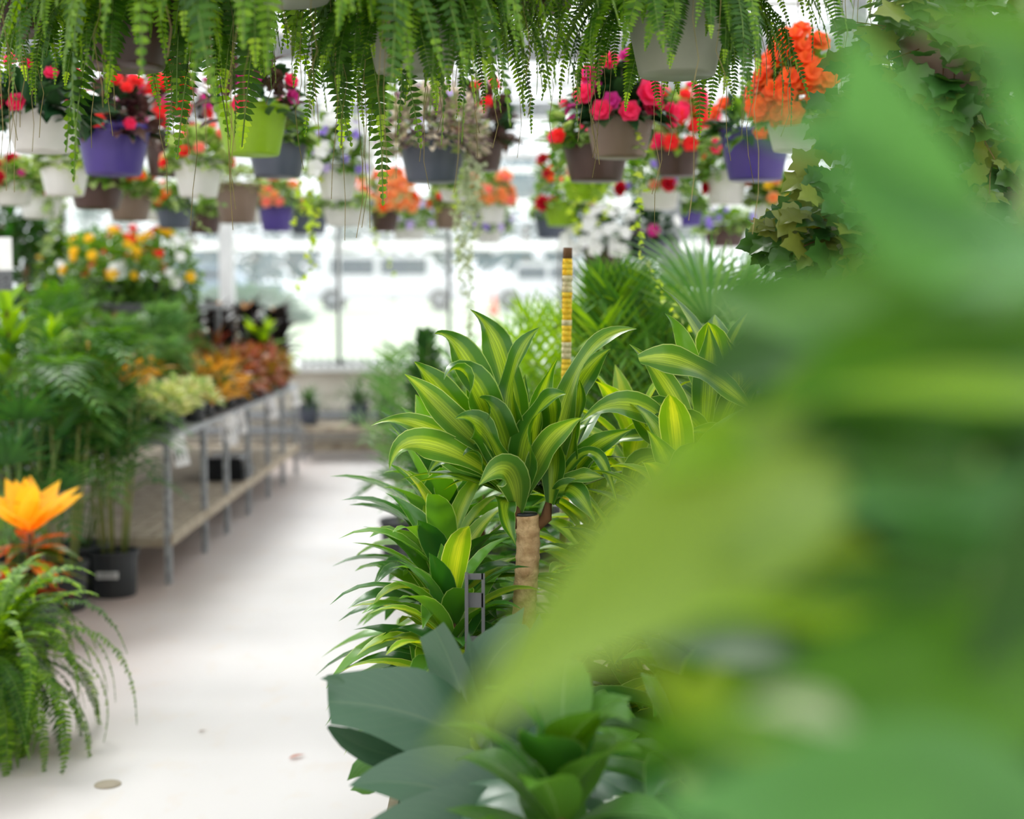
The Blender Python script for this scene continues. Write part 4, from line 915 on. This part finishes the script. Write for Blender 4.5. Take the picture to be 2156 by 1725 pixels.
fan_palm(1430, 690, 5.6, 'lower fan palm beside the grey post', 'palm', 9, .34, 105, sp=.3)
feather_palm(897, 700, 7.5, 'dark stiff cycad left behind the corn plant', 'cycad', 20, .11, .014, .2, 106, nl=20, el=(.7, 1.5), ang=.95, z0=0)
feather_palm(850, 700, 8.2, 'thin pale palm in front of the window left of the dark cycad', 'palm2', 16, .2, .014, .5, 107, z0=0, nl=14, el=(.4, 1.3))
feather_palm(955, 850, 5.4, 'dark green palm spilling toward the aisle behind the striped plants', 'palm3', 30, .18, .018, .38, 108, z0=.36, nl=14, el=(.4, 1.4))
feather_palm(1040, 780, 5.2, 'leafy palm directly behind the corn plant crown', 'palm', 24, .18, .018, .42, 109, z0=.36, nl=14, el=(.2, 1.4))
feather_palm(1620, 640, 5.4, 'green palm behind the second corn plant', 'palm', 22, .2, .02, .45, 110, el=(.4, 1.4))
strap_plant(970, 780, 6.9, 'distant bushy green plant behind the cycad', ['strap', 'palm'], 0, .3, .04, 60, 111)

# ------------------------------------------------------------------ left side: palms in black nursery pots
def cane_palm(px, py, Y, ytop, lb, seed, nf=46, mat=['palm', 'palm', 'palm2', 'palm3'], L=.16, W=.018, reach=.34, canes=9, el=(.0, 1.3), pr=.125):
    pb = at(px, 1245, Y); px = 1078+(px-1078)*1.0-(at(px, ytop, Y).x-pb.x)/Y*F; t_ = feather_palm(px, ytop, Y, lb, mat, nf, L, W, reach, seed, z0=.0, nl=9, name='cane_palm', canes=canes, el=el, pr=pr, droop=.8, hr=(.22, 1.0))
    return t_
PC = cane_palm(240, 0, 7.35, 700, 'bushy cane palm in the black pot with a white label beside the bench', 121, 84, reach=.42)
mb = MB(); mb.box((.0, -.1235, .125), (.11, .004, .035), 'tag'); mb.box((.0, -.126, .125), (.09, .002, .006), 'tag_ink'); mb.box((0.0, -.126, .135), (.07, .002, .004), 'tag_ink'); mb.build('pot_label', [c for c in PC.children if c.name.startswith('pot')][0])
cane_palm(130, 0, 7.0, 760, 'cane palm in the black pot behind the orange croton', 122, 66)
cane_palm(10, 0, 7.3, 700, 'cane palm at the left edge behind the croton', 123, 50)
fan_palm(165, 760, 7.42, 'lady palm with ribbed fan leaves in the middle of the left palms', 'palm', 16, .28, 125, z0=0, W=.026, k=11, sp=.3, name='lady_palm')
fan_palm(30, 820, 6.8, 'dark lady palm with ribbed fan leaves near the left edge', 'palm3', 12, .26, 126, z0=0, W=.026, k=11, sp=.32, name='lady_palm')
feather_palm(110, 600, 8.8, 'arching palm rising behind the left palms under the white sign', 'palm', 20, .22, .02, .5, 128, z0=.812, el=(.5, 1.4), nl=14)
strap_plant(15, 640, 7.2, 'bright yellow-green leafy plant at the left edge above the palms', ['yelgreen'], 0, .26, .06, 60, 129, zbase=0, pr=.13, name='leafy_plant')
strap_plant(110, 720, 8.0, 'light green leafy plant among the left palms', ['yelgreen', 'palm'], 0, .26, .04, 60, 130, zbase=.812, pr=.1, name='leafy_plant')
feather_palm(250, 660, 9.0, 'fine grey-green palm under the pansy planters', 'palm2', 34, .16, .012, .42, 131, z0=.812, el=(.1, 1.4), nl=14)
feather_palm(330, 720, 8.9, 'soft green palm between the pansies and the brown-leaved plants', 'palm2', 30, .16, .014, .42, 132, z0=.812, el=(.1, 1.4), nl=14)

feather_palm(348, 640, 9.3, 'pale arching palm under the right end of the pansy planters', 'palm2', 34, .16, .014, .36, 133, z0=.812, el=(.3, 1.4), nl=14, pr=.1)
def croton():
    Y = 6.2; p = at(62, 1100, Y); t_ = thing('croton', 'croton with bright orange and yellow leaves at the left edge', 'houseplant', (p.x, Y, 0)); r = random.Random(8)
    mb = MB(); mb.lathe([(.10, 0), (.115, .22), (.122, .22), (.122, .24), (.11, .24), (.002, .21)], 'p_black', 40, flute=.02); mb.build('pot', t_)
    zc = p.z; mb = MB(); mb.tube([(0,0,.2), (0,0,zc-.05)], .012, 'twig', 8); mb.build('stem', t_)
    for i in range(11):
        a = 2.4*i; e = r.uniform(.6, 1.35); d = rdir(a, e); mb = MB(); leaf(mb, V((0,0,zc-.04)), d, V((0,0,1))-d*.5+V((0,-.4,0)), r.uniform(.24, .3), .12, 'ovate', 'croton', 8, .2, .25, 2, .1, rnd=r); o = mb.build('leaf', t_); o['label'] = 'yellow and orange top leaf'
    mb = MB()
    for i in range(34):
        a = 2.4*i; e = r.uniform(-.4, .5); d = rdir(a, e); leaf(mb, V((0,0,zc-.08-.25*r.random())), d, V((0,0,1)), r.uniform(.2, .28), .075, 'lance', r.choice(['croton_red', 'croton_green', 'croton_red']), 7, 1.0, .25, 2, .1, rnd=r)
    mb.build('lower_leaves', t_)
croton()
def ground_fern():
    Y = 4.75; p = at(-45, 1260, Y); t_ = thing('fern', 'arching fern standing on the floor at the lower left edge', 'fern', (p.x, Y, 0)); r = random.Random(12)
    mb = MB(); mb.lathe([(.11, 0), (.14, .24), (.15, .24), (.15, .26), (.135, .26), (.002, .24)], 'p_black', 40); mb.build('pot', t_)
    for i in range(190):
        a = 2*PI*i*.618+r.uniform(-.2, .2); k = r.randrange(len(FR)); inst('frond', FR[k], t_, (.05*math.cos(a), .05*math.sin(a), .25+r.uniform(0, .12)), (r.uniform(-.3,.3), r.uniform(-.1,.55), a), r.uniform(.8, 1.3))
ground_fern()

# ------------------------------------------------------------------ galvanised bench on the left
BX1 = -1.72; BX0 = -3.0
bench('display_bench', 'long galvanised display bench with wooden lower shelf left of the aisle', BX0, BX1, 7.62, 12.75, .81, .26, (7.64, 8.62, 9.35, 10.2, 11.1, 11.9, 12.72))
def price_tag(px, py, Y, n, lb):
    p = at(px, py, Y); t_ = thing('price_tags', lb, 'price tag', (BX1+.012, Y, .80)); r = random.Random(int(px))
    for k in range(n):
        mb = MB(); rot = Matrix.Rotation(-.22+r.uniform(-.1,.1), 3, 'Y'); mb.box((.012+.012*k, .0+.05*k-.02, -.085), (.036, .0015, .17), 'tag', rot); tg = mb.build('tag', t_); mb = MB(); mb.box((.012+.012*k, -.0012+.05*k-.02, -.11), (.014, .001, .05), 'tag_ink', rot); mb.build('print', tg)
for a in ((389, 945, 7.7, 3, 'pair of white hanging price tags at the front corner of the bench'), (490, 895, 9.2, 3, 'white price tags hanging halfway along the bench edge'),
          (572, 870, 11.0, 3, 'white price tags hanging near the far end of the bench edge'), (625, 840, 12.4, 2, 'last white price tags at the far corner of the bench'),
          (515, 905, 9.7, 2, 'small white price tags just past the middle of the bench edge')): price_tag(*a)
def shelf_plants():
    r = random.Random(33); z = .812
    kinds = [('cream speckled low plant', 'cream', 'ovate', .06, .035, .14, .13, 'basket_pale'), ('yellow and green croton', 'ochre', 'lance', .12, .035, .16, .2, 'croton_green'),
             ('rust brown calathea', 'rust', 'ovate', .13, .055, .16, .2, 'rust2'), ('copper leaved calathea', 'rust2', 'ovate', .12, .05, .16, .2, 'rust')]
    ys = [7.8+.39*i for i in range(13)]
    front = [0, 0, 0, 1, 1, 3, 2, 2, 2, 3, 3, 0, None]; second = [0, 1, 1, None, None, 2, 3, None, 2, None, 2, None, None]
    ordn = ['first', 'second', 'third', 'fourth', 'fifth', 'sixth', 'seventh', 'eighth', 'ninth', 'tenth', 'eleventh', 'twelfth', 'last']
    for rowi, (x, seq) in enumerate(((BX1-.085, front), (BX1-.45, second), (BX1-.9, [None, None, None, None, 3, 2, 2, 3, 2, None, None, None, None]))):
        for i, (y, k) in enumerate(zip(ys, seq)):
            if k is None: continue
            nm, mat, kd, L, W, rad, hg, m2 = kinds[k]; s_ = 1.22+.3*rowi
            t_ = thing('potted_plant', '%s, %s from the bench front in the %s row' % (nm, ordn[i], ('aisle side', 'middle', 'rear')[rowi]), 'houseplant', (x+r.uniform(-.03,.03), y, z), r.uniform(0, 6), 'small potted plants on the bench')
            mb = MB(); basket_pot(mb, .075, .12, 'p_black' if r.random() > .25 else 'p_slate', .055); mb.build('pot', t_)
            inst('foliage', bush(kd, mat, 150, L, W, rad, hg*(1.15 if rowi else 1), 200+k*7+i % 2, mat2=m2, low=-.1), t_, (0, 0, .12), (0, 0, 0), s_)
    # burgundy rubber plants at the far end
    for i, (px, py, Y) in enumerate(((400, 665, 11.2), (455, 655, 11.9), (520, 655, 12.3), (585, 665, 12.5), (470, 700, 11.3), (545, 700, 11.9), (420, 740, 10.6))):
        p = at(px, py, Y); 
        t_ = thing('rubber_plant', ['leftmost burgundy rubber plant above the bench', 'burgundy rubber plant just left of the white window post', 'burgundy rubber plant just right of the white window post', 'burgundy rubber plant at the far right end of the group', 'lower rubber plant in front of the white window post', 'lower rubber plant right of the white window post with green leaves', 'short dark rubber plant rising over the rust-coloured leaves'][i], 'houseplant', (p.x, Y, z), r.uniform(0, 6), 'rubber plants at the far end of the bench')
        mb = MB(); basket_pot(mb, .11, .19, 'p_black', .09); mb.build('pot', t_)
        H = p.z-z; mb = MB(); mb.tube([(0,0,.16), (0,0,H-.03)], .009, 'twig', 8); mb.build('stem', t_)
        mb = MB(); 
        for j in range(42):
            f_ = j/42; d = rdir(2.4*j, .2+.9*f_+r.uniform(-.3,.2)); leaf(mb, V((0,0,.22+(H-.28)*f_)), d, V((0,0,1))-d*.2, r.uniform(.22,.29), .14, 'ovate', 'rubber' if not (i == 5 and j % 2) else 'yelgreen', 6, .5, .3, 2, rnd=r)
        mb.build('foliage', t_)
        mb = MB()
        for j in range(4): leaf(mb, V((0,0,H-.05)), rdir(1.6*j+.4, 1.15), V((0,0,1))-rdir(1.6*j, 1.1), .15, .06, 'ovate', 'rubber_tip', 5, .3, .3, 1, rnd=r)
        o = mb.build('new_leaves', t_); o['label'] = 'pale apricot new leaves'
    # black tray stack on the lower shelf
    p = at(490, 975, 10.3); t_ = thing('nursery_trays', 'glossy black nursery trays on the lower wooden shelf', 'tray', (-1.9, 10.3, .262))
    for k in range(2):
        mb = MB(); w_, d_, h0 = .30-.012*k, .46-.02*k, .05*k
        b = len(mb.v); mi = mb.m('black_tray')
        lv = [(1, .0), (.94, .012), (.86, .10), (.80, .11)]
        for s_, zz in lv: mb.v += [V((x*w_*s_/2*1.1, y*d_*s_/2*1.1, h0+zz)) for x, y in ((-1,-1),(1,-1),(1,1),(-1,1))]
        for i in range(len(lv)-1):
            for j in range(4): mb.face([b+i*4+j, b+i*4+(j+1) % 4, b+i*4+4+(j+1) % 4, b+i*4+4+j], [(0,0)]*4, mi, False)
        mb.face([b+12, b+13, b+14, b+15], [(0,0)]*4, mi, False); mb.build('tray', t_)
shelf_plants()

# ------------------------------------------------------------------ planters of pansies on a tall rack, upper left
rk = bench('upper_rack', 'thin-legged upper rack standing on the left bench and carrying the pansy planters', -2.97, -2.1, 9.7, 11.2, 1.52, None, (9.75, 11.15), top='grey_steel', zb=.812)
for i, (px, py, Y, spec, lb, lm) in enumerate([
    (215, 560, 9.9, [('f_yellow', 12, 1.15), ('f_white', 4, 1.0)], 'planter of yellow pansies on the upper rack, left one', 'basket_green'),
    (270, 520, 10.5, [('f_red', 18, 1.3), ('f_orange', 8, 1.2), ('f_coral', 6, 1)], 'planter of red and orange flowers on the upper rack behind the yellow pansies', 'yelgreen'),
    (345, 560, 10.0, [('f_white', 13, 1.2), ('f_yellow', 5, 1.3), ('f_red', 3, 1.0)], 'planter of white and yellow pansies on the right end of the upper rack', 'basket_green'),
    (150, 520, 10.7, [('f_yellow', 5, 1.2), ('f_orange', 3, 1), ('f_white', 4, 1)], 'leafy planter with few yellow flowers at the back left of the upper rack', 'yelgreen')]):
    p = at(px, py, Y); zb = 1.522; t_ = thing('flower_planter', lb, 'flower planter', (p.x, Y, zb), group='planters on the upper rack')
    mb = MB(); basket_pot(mb, .15, .16, 'p_black', .12); mb.build('pot', t_)
    inst('foliage', bush('ovate', lm, 760, .06, .045, .27, .36, 300+i, mat2='basket_green', low=-1), t_, (0,0,.16)); put_flowers(t_, spec, .29, .36, .16, 310+i, .75)
for i, (px, py, Y, lb) in enumerate([(55, 560, 10.6, 'dark green bush behind the white sign at the left edge'), (5, 470, 11.5, 'dark foliage above the white sign at the left edge')]):
    p = at(px, py, Y); t_ = thing('bush', lb, 'shrub', (p.x, Y, 0)); mb = MB(); mb.lathe([(.16, 0), (.19, .3), (.17, .3), (.002, .27)], 'p_black', 30); mb.build('pot', t_)
    mb = MB(); mb.tube([(0,0,.25), (0,0,p.z)], .02, 'twig', 8); mb.build('stem', t_); inst('foliage', bush('ovate', 'fore_dark', 900, .1, .06, .42, .55, 320+i, mat2='palm3', low=-1), t_, (0,0,p.z-.1))
def sign():
    Y = 6.9; p = at(2, 700, Y); t_ = thing('price_sign', 'white sign card with a dark lower strip at the left edge', 'sign', (p.x-.06, Y, 0))
    zt = at(0, 500, Y).z; zm = at(0, 570, Y).z; zb = at(0, 612, Y).z; M['sign_dark'] = plain('dark print', '#3a3e42', .6, c2='#7a7e82', scale=90)
    mb = MB(); mb.box((0, .012, zt/2), (.02, .02, zt), 'galv'); mb.build('pole', t_)
    mb = MB(); mb.box((0, 0, (zt+zm)/2), (.245, .006, zt-zm), 'tag'); mb.build('card', t_)
    mb = MB(); mb.box((0, 0, (zb+zm)/2), (.245, .006, zm-zb), 'sign_dark'); mb.build('lower_strip', t_)
sign()

# ------------------------------------------------------------------ small plants on and under the back ledge
r = random.Random(50)
for i in range(14):
    px = 640+i*17; p = at(px, 768, 14.55); t_ = thing('seedling_pot', 'tiny dark seedling pot in the row on the back window ledge', 'plant pot', (p.x, 14.62, .89), group='seedling pots on the back ledge')
    mb = MB(); mb.lathe([(.022, 0), (.03, .045), (.026, .045), (.001, .04)], 'p_black', 12); mb.build('pot', t_); inst('foliage', bush('ovate', 'palm3', 20, .03, .015, .03, .03, 400, low=.2), t_, (0,0,.045))
M['tinted'] = None; del M['tinted']
bn = bench('back_bench', 'low bench against the back wall holding trailing plants', at(640, 900, 13.9).x, at(905, 900, 13.9).x, 13.7, 14.3, .34, None, (13.72, 14.28), 'wood')
for i, (px, py, lb) in enumerate(((650, 835, 'small dark trailing plant at the left end of the back bench'), (755, 840, 'wide dark spider plant in the middle of the back bench'), (815, 850, 'spiky pale plant at the right end of the back bench'))):
    p = at(px, py, 14.0); t_ = thing('potted_plant', lb, 'houseplant', (p.x, 14.0, .342)); mb = MB(); basket_pot(mb, .1, .2, 'p_slate', .08); mb.build('pot', t_)
    mb = MB(); crown_random(mb, (0,0,.2), 46, .42 if i else .26, .03, 'palm2' if i == 2 else 'grape', r, (.1, 1.3), 2.0, 'grass'); mb.build('foliage', t_)

# ------------------------------------------------------------------ fallen leaves and the drain on the floor
for px, py, L, lb in ((600, 1615, .06, 'curled tan fallen leaf on the bare concrete'), (408, 1556, .03, 'tiny dark fallen leaf on the concrete left of the tan one')):
    Y = CAMZ*F/(py-645); x = (px-1030)/F*Y; mb = MB(); leaf(mb, (0, 0, .004), (.8, .5, .12), (0, 0, 1), L, L*.35, 'lance', 'twig' if L < .05 else 'rust', 5, .2, .4, 1); o = mb.build('fallen_leaf'); o.location = (x, Y, 0); tag(o, lb, 'leaf')
Y = CAMZ*F/(1668-645); mb = MB(); M['drain'] = plain('stained metal plate', '#a09682', .7); mb.lathe([(.001, .003), (.04, .003), (.042, 0)], 'drain', 32); o = mb.build('floor_plate'); o.location = ((212-1030)/F*Y, Y, .001); tag(o, 'round dull metal plate set in the floor near the lower left', 'floor plate')

# ------------------------------------------------------------------ blurred foreground plant close to the lens
def foreground():
    root = V((.36, .95, .0)); t_ = thing('foreground_plant', 'large out-of-focus leafy plant filling the right side close to the camera', 'houseplant', tuple(root))
    mb = MB(); mb.lathe([(.15, 0), (.19, .32), (.2, .34), (.17, .34), (.002, .3)], 'p_taupe', 40); mb.build('pot', t_)
    stems = []
    for k, (x, y, z) in enumerate(((0, 0, 1.75), (-.08, -.1, 1.45), (.05, .1, 1.6))):
        mb = MB(); mb.tube([(0,0,.28), (x*.4, y*.4, z*.5), (x, y, z)], [.012, .01, .006], 'stem', 8); mb.build('stem', t_)
    L_ = [ # base px,depth ; ctrl ; tip ; width px ; material ; normal hint
     ((1760,960,.62),(1560,1000,.60),(905,1600,.56),430,'fore',(-.25,-.8,.7)),
     ((2020,600,.60),(1850,330,.58),(1780,30,.56),270,'fore_blue',(-.4,-.9,.2)),
     ((1950,340,.60),(1760,300,.58),(1560,250,.56),150,'fore_blue',(0,-.9,.5)),
     ((2350,200,.62),(2150,80,.6),(1860,20,.58),220,'fore_sat',(0,-.9,.5)),
     ((2250,520,.60),(1950,440,.58),(1690,400,.56),170,'fore_blue',(0,-.8,.6)),
     ((2330,420,.62),(2160,260,.6),(2080,40,.58),190,'fore_blue',(-.3,-.9,.3)),
     ((2300,640,.66),(1900,560,.64),(1560,680,.62),260,'fore_sat',(0,-.7,.8)),
     ((2300,800,.64),(1950,700,.62),(1600,860,.60),330,'fore_sat',(0,-.9,.5)),
     ((2300,900,.64),(2000,800,.62),(1650,940,.60),300,'fore_dark',(0,-.9,.4)),
     ((2300,840,.60),(2050,800,.58),(1720,830,.56),120,'fore_hi',(0,-.7,.8)),
     ((2300,1050,.62),(2000,960,.6),(1760,1090,.58),260,'fore_blue',(0,-.8,.8)),
     ((2350,1180,.62),(2050,1080,.6),(1830,1130,.58),170,'fore_blue',(0,-.9,.6)),
     ((2060,1230,.55),(1850,1190,.54),(1640,1260,.53),170,'fore_dark',(0,-.9,-.5)),  # dark leaf colour stands in for a shaded gap
     ((2300,1000,.56),(2200,1200,.55),(2040,1420,.54),240,'fore_dark',(-.4,-.9,-.2)),
     ((2050,985,.56),(1880,950,.55),(1720,1000,.54),130,'fore_dark',(0,-.9,-.4)),  # another shaded gap put in as a dark leaf
     ((1900,1230,.62),(1700,1120,.6),(1480,1180,.58),200,'fore',(0,-.8,.8)),
     ((2000,1350,.60),(1750,1250,.58),(1430,1300,.56),110,'fore_hi',(0,-.8,.8)),
     ((2300,1320,.60),(2050,1290,.58),(1640,1390,.56),190,'fore_sat',(0,-.9,.5)),
     ((2300,1500,.56),(1950,1400,.54),(1420,1560,.52),280,'fore_sat',(0,-.8,.7)),
     ((1860,1540,.54),(1720,1480,.52),(1560,1490,.50),100,'fore_highlight',(0,-.6,.9)),
     ((2300,1750,.5),(1900,1600,.48),(1280,1740,.46),330,'fore_blue',(0,-.85,.6)),
     ((2300,1850,.48),(1900,1750,.46),(1450,1830,.44),300,'fore_blue',(0,-.9,.4)),
     ((1700,1620,.6),(1500,1480,.58),(1290,1390,.56),130,'fore',(0,-.8,.6)),
     ((1500,1580,.62),(1420,1480,.6),(1330,1620,.58),130,'fore_sat',(0,-.8,.6)),
     ((2300,1100,.7),(2000,1050,.68),(1700,1200,.66),300,'fore_dark',(0,-.9,.4)),
     ((2300,1350,.7),(2000,1200,.7),(1650,1330,.68),300,'fore_dark',(0,-.9,.3)),
     ((2330,560,.5),(2150,560,.48),(1960,620,.46),150,'fore_blue',(0,-.5,.9)),
     ((2300,1650,.66),(1850,1560,.66),(1300,1600,.64),240,'fore_dark',(0,-.9,.4)),
     ((1640,900,.64),(1500,920,.62),(1370,1010,.60),150,'fore_hi',(0,-.8,.6)),
     ]
    for i, (a, c, b, w_, mt, hn) in enumerate(L_):
        A, C_, B = at(*a)-root, at(*c)-root, at(*b)-root; mb = MB()
        bleaf(mb, A, C_, B, w_*(a[2]+b[2])/2/F, 'ovate', mt, hn, 14, .12, 3, .12, 0)
        o = mb.build('leaf', t_)
        mb = MB(); s0 = V((.0, .0, min(max(A.z-.05, .5), 1.6))); mb.tube([s0, (s0+A)/2+V((0,0,.02)), A], .0025, 'stem', 6); mb.build('petiole', o)
    r = random.Random(77); mb = MB()
    for i in range(120):
        p = at(r.uniform(1780, 2400), r.uniform(720, 1900), r.uniform(.75, 1.25))-root
        d = rdir(r.uniform(PI*.7, PI*1.5), r.uniform(-.5, .5)); leaf(mb, p, d, (0, -.8, .7), r.uniform(.1, .16), .07, 'ovate', r.choice(['fore_sat', 'fore_dark', 'fore', 'fore_dark']), 6, .7, .2, 2, .1, rnd=r)
    for i in range(80):  # mostly dark leaves, their colour standing in for the shaded understorey
        p = at(r.uniform(1680, 2050), r.uniform(1160, 1640), r.uniform(.85, 1.25))-root
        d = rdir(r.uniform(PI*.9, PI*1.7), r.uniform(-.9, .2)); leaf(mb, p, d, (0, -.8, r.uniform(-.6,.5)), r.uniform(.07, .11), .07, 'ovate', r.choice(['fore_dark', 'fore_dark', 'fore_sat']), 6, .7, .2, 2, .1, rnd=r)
    mb.build('inner_foliage', t_)
foreground()
